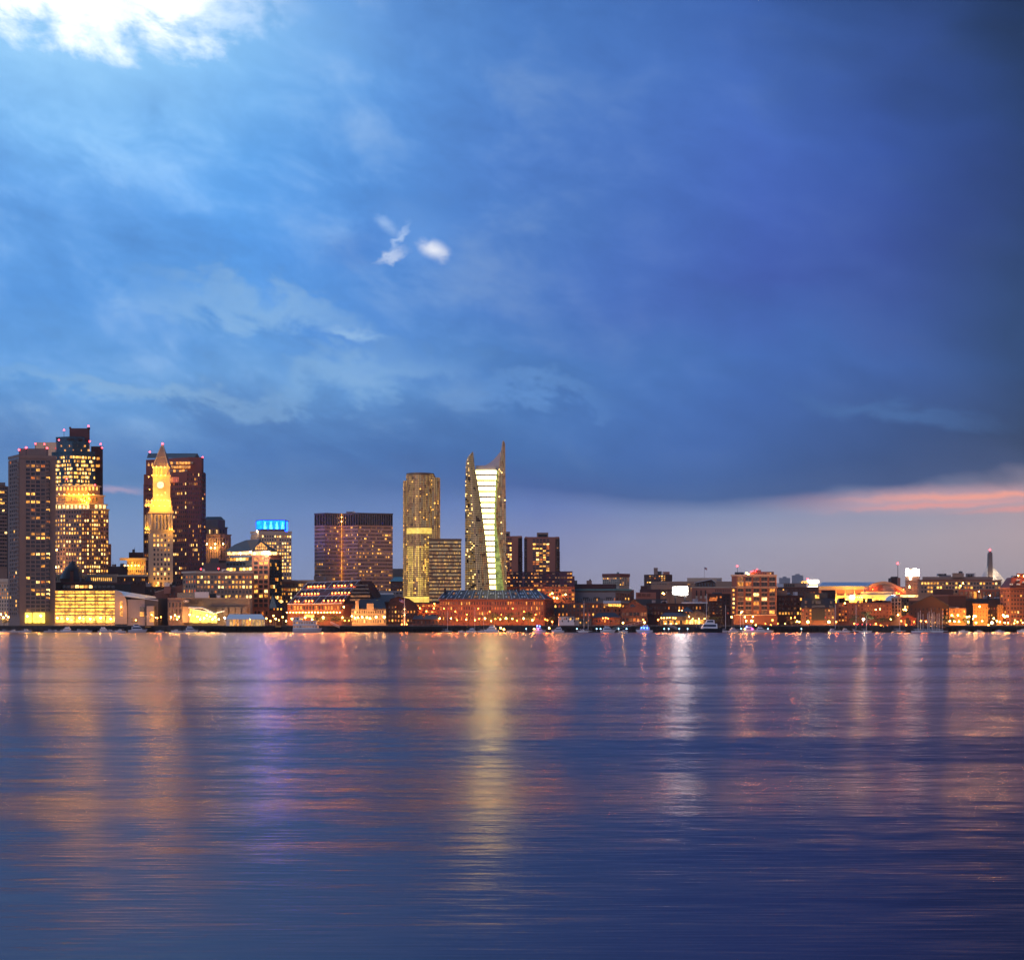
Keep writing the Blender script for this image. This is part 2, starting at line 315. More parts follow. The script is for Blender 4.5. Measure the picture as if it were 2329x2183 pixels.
def facade(t, wall, wins, A, B, zt, zb, nx, ny, fx=.6, fy=.6, lit=.2, mode='j', pal='warm', sx=(0, 1), rows=None, proud=.45, bm='concrete', pm=None, st='grid', dark=None, full=None, cap=300, skip=None, cells=None):
    """real piers and spandrels standing proud of a recessed wall, a pane in every opening"""
    A = Vector((A[0], A[1])); B = Vector((B[0], B[1])); L = (B - A).length; u = (B - A) / L; rz = math.atan2(u.y, u.x)
    s0, s1 = sx[0] * L, sx[1] * L; w = (s1 - s0) / nx; h = (zt - zb) / ny; ow, oh = w * fx, h * fy; pm = pm or bm
    bp, pp = (proud, proud + .06) if st != 'v' else (proud * .5, proud)
    if st == 'h': bp, pp = proud, proud * .35
    n = Vector((u.y, -u.x))
    for j in range(ny + 1):
        a = zb + j * h - (h - oh) / 2; b = zb + j * h + (h - oh) / 2
        a, b = max(a, zb), min(b, zt)
        if b - a > .02: wall.obox(A, u, s0, s1, -.15, bp, a, b, bm)
    for i in range(nx + 1):
        a = max(s0 + i * w - (w - ow) / 2, s0); b = min(s0 + i * w + (w - ow) / 2, s1)
        if b - a > .02: wall.obox(A, u, a, b, -.15, pp, zb, zt, pm)
    if sx[0] > 0: wall.obox(A, u, 0, s0, -.15, proud - .02, zb, zt, full or bm)
    if sx[1] < 1: wall.obox(A, u, s1, L, -.15, proud - .02, zb, zt, full or bm)
    cnt = 0
    for j in range(ny):
        rf = rows.get(j, None) if rows else None            # row 0 is the top row
        p = rf if rf is not None else lit * random.choice((.3, .6, 1, 1.2, 1.9))
        run = False
        for i in range(nx):
            if skip and skip(i, j): continue
            run = random.random() < (p * .5 + .5 * min(1, p * 1.0) if not run else min(.97, p * .5 + .45 if p > .05 else p))
            on = cells.get((i, j)) if cells and (i, j) in cells else (random.choice(LIT[pal]) if run else None)
            c = A + u * (s0 + (i + .5) * w); z = zt - (j + .5) * h
            dk = dark or ('glass_blind' if random.random() < .22 else 'glass_dark')
            m = on or dk
            if (mode in ('o', 'f') or (on and mode == 'j')) and t['wcount'] < cap:
                t['wcount'] += 1
                k = c + n * .05
                child('window', unit('framed' if mode == 'f' else 'pane', m), t, (k.x, k.y, z), rz, (ow * .98, .16, oh * .98))
            else:
                k = c + n * .12
                wins.quad((k.x - u.x * ow * .49, k.y - u.y * ow * .49, z - oh * .49), (k.x + u.x * ow * .49, k.y + u.y * ow * .49, z - oh * .49),
                          (k.x + u.x * ow * .49, k.y + u.y * ow * .49, z + oh * .49), (k.x - u.x * ow * .49, k.y - u.y * ow * .49, z + oh * .49), m)

class Bld:
    """a building: visible corners (photo x, distance) from left to right, the back follows behind"""
    def __init__(s, name, label, pts, top, m='concrete', depth=30, base=G, cat='building', roof='roof_grey', group=None, keep=.98):
        s.pts = pts; s.m = m; s.ym = sum(p[1] for p in pts) / len(pts)
        s.w = [(X(px, Y), Y) for px, Y in pts]; s.base = base; s.top = Z(top, min(p[1] for p in pts)); s.depth = depth
        cx = (s.w[0][0] + s.w[-1][0]) / 2
        s.t = thing(name, label, cat, (cx, s.ym + 1, base), group); s.t['wcount'] = 0
        s.wall = MB(); s.win = MB(); s.roofm = roof
        s.body(top, base, m, roof, keep)
    def poly(s, keep=.98, depth=None, pts=None):
        w = [(X(px, Y), Y) for px, Y in (pts or s.pts)]; d = depth or s.depth
        (xa, ya), (xb, yb) = w[0], w[-1]; yk = max(ya, yb) + d
        xa2, xb2 = xa * yk / ya, xb * yk / yb; mid = (xa2 + xb2) / 2
        return w + [(mid + (xb2 - mid) * keep, yk), (mid + (xa2 - mid) * keep, yk)]
    def body(s, top, base, m, roof, keep): s.wall.prism(s.poly(keep), base, s.top, m, roof)
    def face(s, k, y, nx, ny, x=None, **kw):
        """windows on face k between photo rows y = (top, bottom), x = (left, right) in photo columns"""
        A, B = s.w[k], s.w[k + 1]; pa, pb = s.pts[k][0], s.pts[k + 1][0]; Y = (A[1] + B[1]) / 2
        x = x or (pa, pb); sx = (max(0, (x[0] - pa) / (pb - pa)), min(1, (x[1] - pa) / (pb - pa)))
        kw.setdefault('bm', s.m); facade(s.t, s.wall, s.win, A, B, Z(y[0], Y), Z(y[1], Y), nx, ny, sx=sx, **kw); return s
    def band(s, y0, y1, m=None, out=.8, pts=None):
        """a cornice, parapet or ledge running round the visible faces"""
        w = [(X(px, Y), Y) for px, Y in (pts or s.pts)]
        for k in range(len(w) - 1):
            A = Vector(w[k]); B = Vector(w[k + 1]); L = (B - A).length; Y = (A.y + B.y) / 2
            s.wall.obox(A, (B - A) / L, -out * .6 - .01 * k, L + out * .6, -.4 - .013 * k, out + .011 * k, Z(y1, Y), Z(y0, Y), m or s.m)
        return s
    def block(s, x0, x1, y0, y1, Y, m=None, depth=8, roof=None, name=None):
        """a box on the roof or in front of a face, given in photo pixels"""
        b = s.wall if name is None else MB()
        b.prism([(X(x0, Y), Y), (X(x1, Y), Y), (X(x1, Y + depth), Y + depth), (X(x0, Y + depth), Y + depth)], Z(y1, Y), Z(y0, Y), m or s.m, roof or s.roofm)
        if name: return b.build(name, s.t)
        return s
    def bulbs(s, items, m='bulb_amber', size=.7, Y=None, name='lamp', off=-.8, power=1.0):
        for px, py in items:
            p = P(px, py, (Y or s.ym)); lampchild(name, m, s.t, (p.x, p.y + off, p.z), size, power)
        return s
    def beacons(s, items, Y=None, size=1.2, foot=5):
        """red aircraft warning lights on short masts"""
        for px, py in items:
            Yk = Y or s.ym; p = P(px, py, Yk)
            o = child('beacon', unit('globe', 'bulb_red'), s.t, p, 0, (size,) * 3)
            child('mast', unit('pole', 'dark'), o, (p.x, p.y, p.z - foot), 0, (.35, .35, foot - .4))
        return s
    def rooftop(s, x0, x1, y, Y=None, n=6, m='grey_dark', hmax=3.0):
        """plant boxes, vents and aerials along the roof edge"""
        Y = (Y or s.ym) + 6; b = MB(); zb = Z(y, Y) - .5
        for i in range(n):
            px = random.uniform(x0, x1); w = random.uniform(.8, 4); h = random.uniform(.8, hmax); x = X(px, Y)
            if random.random() < .3: b.tube((x, Y, zb), (x, Y, zb + h * 1.8), .12, .08, 'dark')
            else: b.box(x - w / 2, x + w / 2, Y, Y + w, zb, zb + h, random.choice((m, 'steel', 'grey_wall')))
        b.build('roof_plant', s.t); return s
    def done(s, part='wall'):
        s.wall.build(part, s.t)
        if s.win.f: s.win.build('window_panes', s.t, kind='stuff')
        del s.t['wcount']; return s.t

# ------------------------------------------------------------------ water
m, t = new_mat('water')
pos = t.node('ShaderNodeNewGeometry').outputs['Position']
ps = t.node('ShaderNodeSeparateXYZ', {0: pos}); wx, wy = ps.outputs[0], ps.outputs[1]
def wn_(kx, ky, z, det, rough=.6, dist=.2): return t.math('SUBTRACT', t.noise(t.comb(t.math('MULTIPLY', wx, kx), t.math('MULTIPLY', wy, ky), z), 1.0, det, rough, dist), .5)
band = wn_(.0022, .013, 5.0, 4, .65, .3); swell = wn_(.007, .052, 4.1, 4, .6, .3); chop = wn_(.05, .55, 3.0, 6, .62); ripple = wn_(.60, 11.0, 7.0, 5, .65, 0.0)
near = t.maprange(wy, 40, 500, 1.0, .32)
tilt = t.math('MULTIPLY', t.math('ADD', t.math('ADD', t.math('MULTIPLY', swell, .17), t.math('MULTIPLY', chop, .15)), t.math('MULTIPLY', ripple, .35)), near)
tilt = t.math('ADD', tilt, t.math('MULTIPLY', t.math('MULTIPLY', band, .10), t.maprange(wy, 25, 140)))
rough = t.math('ADD', .235, t.math('ADD', t.math('MULTIPLY', band, .16), t.math('ADD', t.math('MULTIPLY', swell, .10), t.math('MULTIPLY', chop, .06))))
nrm = t.vmath('NORMALIZE', t.comb(0.0, tilt, 1.0))
fr_ = t.node('ShaderNodeFresnel', {'IOR': 1.15, 'Normal': nrm}).outputs[0]
gl_ = t.node('ShaderNodeBsdfAnisotropic', {'Color': (.54, .485, .54, 1), 'Roughness': rough, 'Anisotropy': .5, 'Normal': nrm, 'Tangent': t.comb(0.0, 1.0, 0.0)})
df_ = t.node('ShaderNodeBsdfDiffuse', {'Color': (.046, .026, .066, 1)})
t.l.new(t.node('ShaderNodeMixShader', {0: t.math('ADD', t.math('MULTIPLY', fr_, .76), .22), 1: df_.outputs[0], 2: gl_.outputs[0]}).outputs[0], t.node('ShaderNodeOutputMaterial').inputs[0])
b = MB(); b.quad((-4000, -300, 0), (4000, -300, 0), (4000, 948, 0), (-4000, 948, 0), 'water'); b.build('water', kind='structure')
b = MB(); b.quad((-30000, 934, G), (30000, 934, G), (30000, 30000, G), (-30000, 30000, G), 'ground'); b.build('ground', kind='structure')
# ================================================================== the city, from left to right
# --- office tower cut by the frame edge
b = Bld('office_tower', 'brown banded office tower cut off by the left edge of the picture', [(-40, 1290), (16, 1300), (24, 1312)], 1103, 'mauve_stone')
b.face(0, (1106, 1290), 10, 22, fx=.9, fy=.5, lit=.10, st='h'); b.block(-30, 12, 1097, 1105, 1296, 'concrete_dark', 20)
b.done()
b = Bld('stone_house', 'amber-lit stone building at the foot of the grey apartment tower, left edge', [(-30, 1035), (21, 1030)], 1322, 'limestone', 25)
b.face(0, (1328, 1398), 9, 8, fx=.45, fy=.6, lit=.35, pal='orange'); b.band(1316, 1324, 'limestone', 1.2); b.done()

# --- grey apartment tower with balconies
b = Bld('apartment_tower', 'tall grey concrete apartment tower with balconies by the water', [(20, 1016), (45, 1000), (127, 1004)], 1041, 'concrete', 26)
b.face(0, (1046, 1400), 4, 38, x=(23, 40), fx=.75, fy=.62, lit=.05, mode='j')
b.face(1, (1046, 1392), 5, 38, x=(58, 115), fx=.80, fy=.66, lit=.19, mode='f', pal='warm', cap=600)
b.band(1036, 1043, 'concrete', .5)
b.block(43, 110, 1020, 1043, 1006, 'concrete', 16, name='penthouse')
hh = (1392 - 1046) / 38
for j in range(38):
    for x0, x1 in ((39.5, 44.5), (106, 114)):
        Y = 1001.5; zz = Z(1046 + (j + 1) * hh, Y)
        o = MB(); o.box(X(x0, Y), X(x1, Y), Y - 2.0, Y - .3, zz, zz + .35, 'concrete'); o.box(X(x0, Y), X(x1, Y), Y - 2.0, Y - 1.8, zz + .352, zz + 1.2, 'concrete_dark'); o.build('balcony', b.t)
for px in (57, 74.5, 88): b.block(px, px + (14 if px != 57 else 15), 1393, 1416, 999.3, 'lit_lobby', .5, 'concrete', name='lobby_window')
b.beacons([(43.5, 1023), (59.5, 1018), (107, 1019)], 1006)
b.done()

# --- blue glass tower with stepped top
b = Bld('glass_tower', 'stepped blue glass tower with lit floors and dark penthouse', [(118, 1215), (165, 1205), (216, 1212)], 1025, 'glass_teal', 30, roof='dark')
rw = {0: .12, 1: .85, 2: .4, 3: .55, 4: .6, 5: .5, 6: .5, 7: .55, 8: .65, 9: .7}
b.face(0, (1027, 1108), 16, 9, fx=.88, fy=.60, lit=.5, rows=rw, pal='yellow', bm='glass_teal', pm='glass_teal', proud=.25, dark='glass_teal')
b.face(1, (1027, 1108), 16, 9, fx=.88, fy=.60, lit=.5, rows=rw, pal='yellow', bm='glass_teal', pm='glass_teal', proud=.25, dark='glass_teal')
b.wall.prism(b.poly(pts=[(128, 1216), (165, 1209), (203, 1214)]), b.top - 1, Z(1003, 1210), 'glass_teal', 'dark')
b.wall.prism(b.poly(pts=[(127, 1224), (160, 1219), (193, 1222)], depth=16), Z(1004, 1215), Z(992, 1218), 'glass_teal', 'dark')
b.block(158, 204, 974, 1003, 1226, 'granite_dark', 18, name='penthouse'); b.block(157, 162, 971, 974, 1226, 'granite_dark', 3); b.block(198, 205, 972, 976, 1226, 'granite_dark', 3)
b.block(153, 168, 997, 1002, 1217.3, 'dark', 1); b.block(176, 188, 997, 1002, 1217.3, 'dark', 1)
b.block(79, 132, 1006, 1075, 1228, 'glass_teal', 14, 'dark', name='side_wing')
b.block(207, 234, 1015, 1300, 1232, 'granite_dark', 18, 'dark', name='granite_wing')
for px, py in ((220, 1040), (223.5, 1040), (221, 1056), (224, 1056), (218, 1056), (201, 1014)): b.block(px, px + 3, py, py + 6, 1231, 'lit_gold', .5, name='window')
for i in range(8): b.block(136 + i * 9 + random.uniform(0, 5), 141 + i * 9, 1012 + (i % 2) * 10, 1016 + (i % 2) * 10, 1208.5, 'lit_gold', .4, name='window')
b.beacons([(81, 1009), (134, 1001), (145.5, 978), (201, 969), (204, 1004), (229, 1010), (232, 1018), (101, 1010)], 1213)
b.done()

# --- domed granite tower with floodlit crown
b = Bld('granite_tower', 'pink granite round-fronted tower with floodlit arcaded crown below glass tower', [(118, 1150), (150, 1140), (186, 1137), (203, 1137), (228, 1142), (246, 1152)], 1158, 'pink_stone', 34, roof='roof_grey')
for k, nx in ((0, 5), (1, 6), (2, 3), (3, 5), (4, 3)):
    b.face(k, (1160, 1322), nx, 17, fx=.58, fy=.55, lit=.36, pal='yellow', bm='granite_red' if k == 2 else 'pink_stone')
def tier(pts, ytop, ybot, m): b.wall.prism(b.poly(pts=pts, depth=24), Z(ybot, 1145), Z(ytop, 1145), m, 'roof_grey')
t2 = [(122, 1152), (150, 1144), (203, 1141), (242, 1152)]; t3 = [(124, 1154), (150, 1147), (203, 1144), (236, 1154)]; t4 = [(126, 1158), (150, 1150), (200, 1148), (227, 1158)]
tier(t2, 1147, 1159, 'pink_stone'); tier(t3, 1127, 1148, 'pink_stone'); tier(t4, 1105, 1128, 'pink_stone')
for i in range(13):
    px = 124 + i * 9.2; yy = 1141.5 if 150 < px < 205 else 1147
    b.block(px, px + 5.4, 1148.5, 1156, yy - 3.2, 'lit_cream', 1.5, 'pink_stone', name='crown_window')
for i in range(12):
    px = 128 + i * 8.2; yy = 1145
    b.block(px, px + 4, 1107.5, 1115, yy + 1, 'lit_yellow', 1.5, 'pink_stone', name='arch_window')
    b.block(px + .6, px + 3, 1131, 1140, yy - 3, 'glass_dark' if i % 3 else 'lit_gold', 1, 'pink_stone', name='window')
b.band(1125.5, 1128, 'limestone', 1.2, t3); b.band(1145.5, 1148, 'limestone', 1.2, t2); b.band(1103.5, 1106, 'limestone', 1.0, t4); b.band(1157, 1160, 'limestone', 1.0)
b.bulbs([(137 + i * 11, 1124 + (i % 2)) for i in range(8)] + [(186, 1136), (199, 1143), (204, 1134), (194, 1139)], 'flood', .55, 1143, 'floodlight', -2.2, power=6)
b.block(246, 253, 1237, 1322, 1160, 'pink_stone', 20, name='side_wing'); b.block(247.5, 250, 1256, 1260, 1159.5, 'lit_gold', .4, name='window')
b.bulbs([(130, 1250), (128, 1290)], 'bulb_yellow', 1.0, 1136)
b.beacons([(152, 1089), (216, 1103)], 1143, 1.2, 3); b.done()

# --- cream corniced house, dark roofed terrace, cone-roofed pavilion
b = Bld('corniced_building', 'cream corniced low building with a row of small lit windows behind the parking garage', [(120, 1080), (266, 1078)], 1310, 'cream', 30)
b.face(0, (1312, 1322), 30, 1, x=(126, 260), fx=.45, fy=.75, lit=.0, cells={(i, 0): 'lit_yellow' for i in range(18, 29)}); b.band(1306, 1310.5, 'cream', 1.4); b.done()
b = Bld('cone_roofed_pavilion', 'slate cone-roofed pavilion with brick chimney above the parking garage', [(138, 1040), (193, 1040)], 1316, 'concrete_dark', 30)
b.wall.lathe(X(165, 1053), 1053, [(X(193, 1053) - X(165, 1053), Z(1316, 1053)), (5.2, Z(1292, 1053)), (.3, Z(1275, 1053))], 'slate_blue', 20)
b.wall.tube(P(165, 1276, 1053), P(165, 1270, 1053), .25, .1, 'dark'); b.block(159.5, 167, 1299, 1322, 1038, 'brick_rose', 3, name='chimney'); b.block(158.8, 167.7, 1297.5, 1299, 1037.5, 'brick_dark', 4)
b.block(181, 185, 1313, 1322, 1037, 'grey_wall', 2, name='vent_stack')
rf = MB(); rf.prism([(X(193, 1045), 1045), (X(210, 1045), 1045), (X(201, 1050), 1050)], Z(1324, 1045), [Z(1322, 1045), Z(1322, 1045), Z(1308, 1045)], 'slate'); rf.build('dormer', b.t); b.done()
b = Bld('terrace_block', 'long dark roofed block directly above the lit parking garage', [(118, 1015), (298, 1020)], 1327, 'dark', 20, roof='dark')
b.face(0, (1330, 1338), 12, 1, x=(140, 262), fx=.85, fy=.8, lit=.08, bm='dark', dark='glass_dark'); b.band(1324.5, 1328, 'granite_dark', 1); b.done()
# --- lit parking garage
b = Bld('parking_garage', 'long yellow-lit multi-storey parking garage with slatted open decks', [(124, 985), (262, 985)], 1342, 'concrete', 30)
gy = [(1344 + j * 8.1, 1348.6 + j * 8.1) for j in range(7)] + [(1400.6, 1416)]
for y0, y1 in gy:
    for i in range(6):
        x0 = 125 + i * 22.8; b.block(x0 + 1.0, x0 + 21.8, y0, y1, 984.4, 'lit_garage', .5, 'concrete', name='lit_deck')
for y0, y1 in gy: b.wall.box(X(124, 984), X(262, 984), 983.2, 984.9, Z(y0, 984), Z(y0, 984) + .55, 'concrete'); b.wall.box(X(124, 984), X(262, 984), 983.7, 984.2, Z((y0 + y1) / 2, 984) - .12, Z((y0 + y1) / 2, 984) + .12, 'concrete_dark')
for i in range(7): b.block(124 + i * 22.75, 125.6 + i * 22.75, 1341, 1418, 983, 'concrete', 2.4, name='pillar')
b.bulbs([(133 + i * 24 + random.uniform(-3, 3), 1405 + (i % 2) * 2) for i in range(6)], 'bulb_yellow', 1.0, 981); b.done()

# --- large-screen theatre
t = thing('theatre', 'grey theatre hall with curved cream front and pale metal roof', 'building', (X(310, 965), 965, G)); Y = 962
w = MB(); pr_ = [(261, 1343), (268, 1343), (276, 1347), (282, 1354), (287, 1363), (289, 1380), (289, 1419), (261, 1419)]
w.raw([P(x, y, Y) for x, y in pr_] + [P(x, y, Y + 30) for x, y in pr_], [tuple(range(8)), tuple(range(15, 7, -1))] + [(i, i + 8, (i + 1) % 8 + 8, (i + 1) % 8) for i in range(8)], 'cream'); w.build('curved_front', t)
w = MB(); w.box(X(289, Y), X(329, Y), Y + 1, Y + 30, G, Z(1363, Y), 'grey_wall'); w.build('hall', t)
w = MB(); w.box(X(329, Y), X(359, Y), Y + .4, Y + 26, G, Z(1360, Y), 'grey_dark'); w.box(X(336, Y), X(352, Y), Y - 3, Y, G, Z(1378, Y), 'grey_wall'); w.build('entrance_block', t)
for i in range(9):
    a, c_ = 268 + i * 9.8, 268 + (i + 1) * 9.8; f0, f1 = i / 9, (i + 1) / 9
    w = MB(); w.raw([P(a + 4, 1349 + 12 * f0 + 4, Y - .5), P(c_ + 4, 1349 + 12 * f1 + 4, Y - .5), P(c_ - 4, 1342 + 14 * f1, Y + 26), P(a - 6, 1342 + 14 * f0, Y + 26)] + [P(a + 4, 1350.5 + 12 * f0 + 4, Y - .5), P(c_ + 4, 1350.5 + 12 * f1 + 4, Y - .5), P(c_ - 4, 1344 + 14 * f1, Y + 26), P(a - 6, 1344 + 14 * f0, Y + 26)], [(0, 1, 2, 3), (7, 6, 5, 4), (0, 4, 5, 1), (1, 5, 6, 2), (2, 6, 7, 3), (3, 7, 4, 0)], 'white_roof'); w.build('roof_panel', t)
for x0, x1, y0, y1, mm in ((272.5, 278.5, 1367, 1401, 'lit_gold'), (318, 327, 1392, 1401, 'lit_gold'), (318.5, 328, 1380, 1390, 'glass_dark'), (299, 313, 1405, 1415, 'lit_dim'), (340, 350, 1390, 1414, 'lit_gold'), (330, 334, 1400, 1410, 'glass_dark')):
    w = MB(); yy = Y - 3.4 if x0 == 340 else Y + .2 - (.6 if x0 < 289 else 0); w.box(X(x0, yy), X(x1, yy), yy, yy + .5, Z(y1, yy), Z(y0, yy), mm); w.build('window', t)
for px, py in ((275.5, 1380), (345, 1398), (354, 1404), (309, 1410)): lampchild('lamp', 'bulb_amber', t, P(px, py, Y - 4), .55)

# --- small lit-cornice building left of the clock tower
b = Bld('palazzo_building', 'small palazzo with amber floodlit cornice left of the clock tower', [(289, 1180), (332, 1180)], 1272, 'limestone', 24)
b.band(1269, 1274, 'limestone', 3.2, [(280, 1180), (330, 1180)]); b.face(0, (1276, 1312), 9, 4, fx=.45, fy=.6, lit=.5, pal='orange'); b.bulbs([(284 + i * 8, 1286) for i in range(5)], 'flood', .8, 1175, 'floodlight')
b.block(293, 326, 1256, 1270, 1190, 'granite_dark', 12, name='penthouse'); b.rooftop(295, 320, 1256, 1190, 4); b.done()
b = Bld('brown_row_building', 'low brown building between the parking garage and the clock tower', [(262, 1120), (334, 1118)], 1310, 'brick_brown', 24)
b.face(0, (1314, 1330), 18, 2, fx=.45, fy=.6, lit=.1); b.band(1307, 1311, 'limestone', .8); b.block(246, 290, 1288, 1310, 1130, 'brick_dark', 14, name='rear_wing'); b.rooftop(252, 288, 1288, 1130, 7); b.done()
b = Bld('brick_gabled_house', 'orange brick gabled house right of the theatre', [(349, 1010), (383, 1008), (420, 1012)], 1352, 'brick', 20)
b.face(0, (1358, 1405), 4, 5, fx=.4, fy=.5, lit=.15, pal='orange'); b.face(1, (1345, 1400), 4, 5, fx=.4, fy=.5, lit=.3, pal='orange')
b.wall.prism([(X(352, 1012), 1012), (X(418, 1012), 1012), (X(418, 1026), 1026), (X(352, 1026), 1026)], Z(1352, 1010), [Z(1348, 1010), Z(1328, 1010), Z(1328, 1010), Z(1344, 1010)], 'brick'); b.block(373, 388, 1333, 1350, 1006, 'brick_rose', 5); b.rooftop(395, 418, 1330, 1012, 4); b.done()
b = Bld('dark_brick_row', 'dark brick row house with chimneys at the foot of the clock tower', [(330, 1060), (420, 1060)], 1334, 'brick_dark', 20)
b.face(0, (1338, 1370), 10, 3, fx=.4, fy=.5, lit=.12); b.rooftop(335, 415, 1334, 1060, 10, 'brick_rose', 4); b.done()

# --- clock tower
t = thing('clock_tower', 'floodlit limestone clock tower with pyramid spire', 'clock tower', (X(361, 1140), 1140, G)); Y = 1128
w = MB()
def slab(x0, xc, x1, y0, y1, d=0.0, m='limestone', ww=None):
    """a stage of the tower: left face from x0 to xc, front from xc to x1"""
    A = (X(x0, Y), Y + 15 - d); C = (X(xc, Y), Y - d); D = (X(x1, Y), Y + 2 - d); E = (X((x0 + x1) / 2 + 4, Y), Y + 20 + d)
    (ww or w).prism([A, C, D, E], Z(y1, Y), Z(y0, Y), m); return A, C, D
sh = slab(328, 341, 392, 1164, 1425)
win = MB(); t['wcount'] = 0
zt, zb = Z(1212, Y), Z(1332, Y)
facade(t, w, win, sh[1], sh[2], zt, zb, 5, 11, fx=.5, fy=.55, lit=.22, mode='o', pal='yellow', sx=(.12, .90), bm='limestone', rows={7: .75, 8: .6})
facade(t, w, win, sh[0], sh[1], zt, zb, 3, 11, fx=.4, fy=.55, lit=.05, mode='j', bm='limestone', sx=(.2, .9))
for i in range(5):                              # loggia columns
    px = 352 + i * 8; p = P(px, 1204, Y - .4); w.tube((p.x, p.y, p.z), (p.x, p.y, Z(1170, Y)), .8, .7, 'limestone', 10)
for px in (331, 337, 344, 386, 391): p = P(px, 1204, Y - (1 if px > 340 else -5)); w.tube((p.x, p.y, p.z), (p.x, p.y, Z(1170, Y)), .75, .65, 'limestone', 10)
for i in range(3): o = MB(); o.box(X(354.5 + i * 10, Y), X(359.5 + i * 10, Y), Y - .45, Y + .2, Z(1203, Y), Z(1172, Y), 'glass_dark'); o.box(X(354.5 + i * 10, Y), X(359.5 + i * 10, Y), Y - .6, Y - .46, Z(1188, Y), Z(1186, Y), 'limestone'); o.build('loggia_window', t)
slab(326.5, 340, 394.5, 1162.5, 1167, 1.2); slab(327, 340.5, 393.5, 1204, 1208, .8); slab(329, 341.5, 391, 1150, 1163, .3); slab(330, 342, 388, 1138, 1151, -1)
for px, yy in ((333, 3), (345, -2), (387, 0), (338, 1)):                                   # corner eagles and urns
    p = P(px, 1151, Y + yy); w.lathe(p.x, p.y, [(1.2, p.z), (1.5, p.z + 1.5), (.7, p.z + 3), (1.1, p.z + 4), (.1, p.z + 5.4)], 'limestone', 8)
w.build('shaft', t)
w = MB(); slab(336, 346, 384, 1081, 1139, -2.5); slab(335, 345, 386, 1079, 1083, -1.5); slab(335, 345, 386, 1131, 1135, -1.7)
slab(337.5, 346, 382, 1062, 1081, -3.5); slab(336.5, 345.5, 383.5, 1059.5, 1063, -2.8)
for px in (349, 355, 361, 367, 373, 379): p = P(px, 1079, Y + 2.6); w.tube((p.x, p.y, p.z), (p.x, p.y, Z(1064, Y)), .45, .4, 'limestone', 8)
for px in (338, 346, 382): p = P(px, 1060, Y + 3); w.lathe(p.x, p.y, [(.6, p.z), (.8, p.z + 1), (.2, p.z + 3)], 'limestone', 8)
w.build('clock_stage', t)
cp = P(365, 1103, Y + 2.1)
w = MB(); w.tube((cp.x, cp.y + .5, cp.z), (cp.x, cp.y, cp.z), 3.1, 3.1, 'limestone', 28); w.tube((cp.x, cp.y - .01, cp.z), (cp.x, cp.y - .1, cp.z), 2.75, 2.75, 'lit_clock', 28); face_ = w.build('clock_face', t)
w = MB()
for i in range(12):
    a = math.radians(30 * i); w.tube((cp.x + 2.1 * math.sin(a), cp.y - .16, cp.z + 2.1 * math.cos(a)), (cp.x + 2.55 * math.sin(a), cp.y - .16, cp.z + 2.55 * math.cos(a)), .10, .10, 'bronze_dark', 4)
w.build('hour_mark', face_, base=origin(t))
for nm, a, l in (('hour_hand', -140, 1.3), ('minute_hand', 40, 2.0)):
    a = math.radians(a); w = MB(); w.tube((cp.x, cp.y - .2, cp.z), (cp.x + l * math.sin(a), cp.y - .2, cp.z + l * math.cos(a)), .14, .06, 'bronze_dark', 4); w.build(nm, face_, base=origin(t))
ax, ay = X(361, Y), Y + 12; w = MB(); hw = X(379, Y) - X(361, Y); z0, z1 = Z(1060, Y), Z(1012, Y)
w.raw([(ax - hw, ay - hw, z0), (ax + hw, ay - hw, z0), (ax + hw, ay + hw, z0), (ax - hw, ay + hw, z0), (ax - 1, ay - 1, z1), (ax + 1, ay - 1, z1), (ax + 1, ay + 1, z1), (ax - 1, ay + 1, z1)], [(0, 1, 5, 4), (1, 2, 6, 5), (2, 3, 7, 6), (3, 0, 4, 7), (4, 5, 6, 7)], 'mauve_stone')
for s_ in (-1, 1): w.tube((ax + s_ * hw, ay - hw, z0), (ax + s_, ay - 1, z1), .55, .3, 'limestone', 5)
for r, n_ in ((.12, 3), (.38, 3), (.62, 2)):
    for i in range(n_):
        k = hw * (1 - r); x = ax + (i - (n_ - 1) / 2) * 1.15 * k / max(1, n_ - 1) ; zz = z0 + (z1 - z0) * r; w.box(x - .5, x + .5, ay - k - .15, ay - k + 2, zz, zz + 1.9, 'limestone'); w.box(x - .28, x + .28, ay - k - .2, ay - k - .14, zz + .3, zz + 1.5, 'dark')
w.lathe(ax, ay, [(1.2, z1 - .2), (1.2, z1 + 1.2), (.6, z1 + 1.6), (.3, z1 + 3.2)], 'limestone', 8); w.build('spire', t)
child('beacon', unit('globe', 'bulb_red'), t, (ax, ay, Z(1005, Y)), 0, (1.5,) * 3)
for px, py, d in [(345, 1137, -3), (352, 1137, -3), (359, 1137, -3), (366, 1137, -3), (373, 1137, -3), (380, 1137, -3), (384, 1138, -2), (332, 1150, 1), (338, 1150, -1), (349, 1150, -3.5), (362, 1150, -3.5), (375, 1150, -3.5), (387, 1150, -2.5), (346, 1080, 0), (356, 1080, -.5), (366, 1080, -.5), (376, 1080, -.5), (348, 1062, 0), (356, 1061, 0), (366, 1061, 0), (375, 1061, 0), (338, 1084, 5), (386, 1203, -3), (391, 1203, -3), (333, 1203, 5), (337, 1203, 4), (365, 1331, -5), (356, 1331, -5), (376, 1331, -5), (338, 1325, 2), (340, 1112, 1.5), (368, 1125, -4), (358, 1125, -4), (376, 1120, -4)]:
    p = P(px, py, Y + d - .6); lampchild('floodlight', 'flood', t, (p.x, p.y, p.z - .2), .42, 4.0)
if win.f: win.build('window_panes', t, kind='stuff')
del t['wcount']

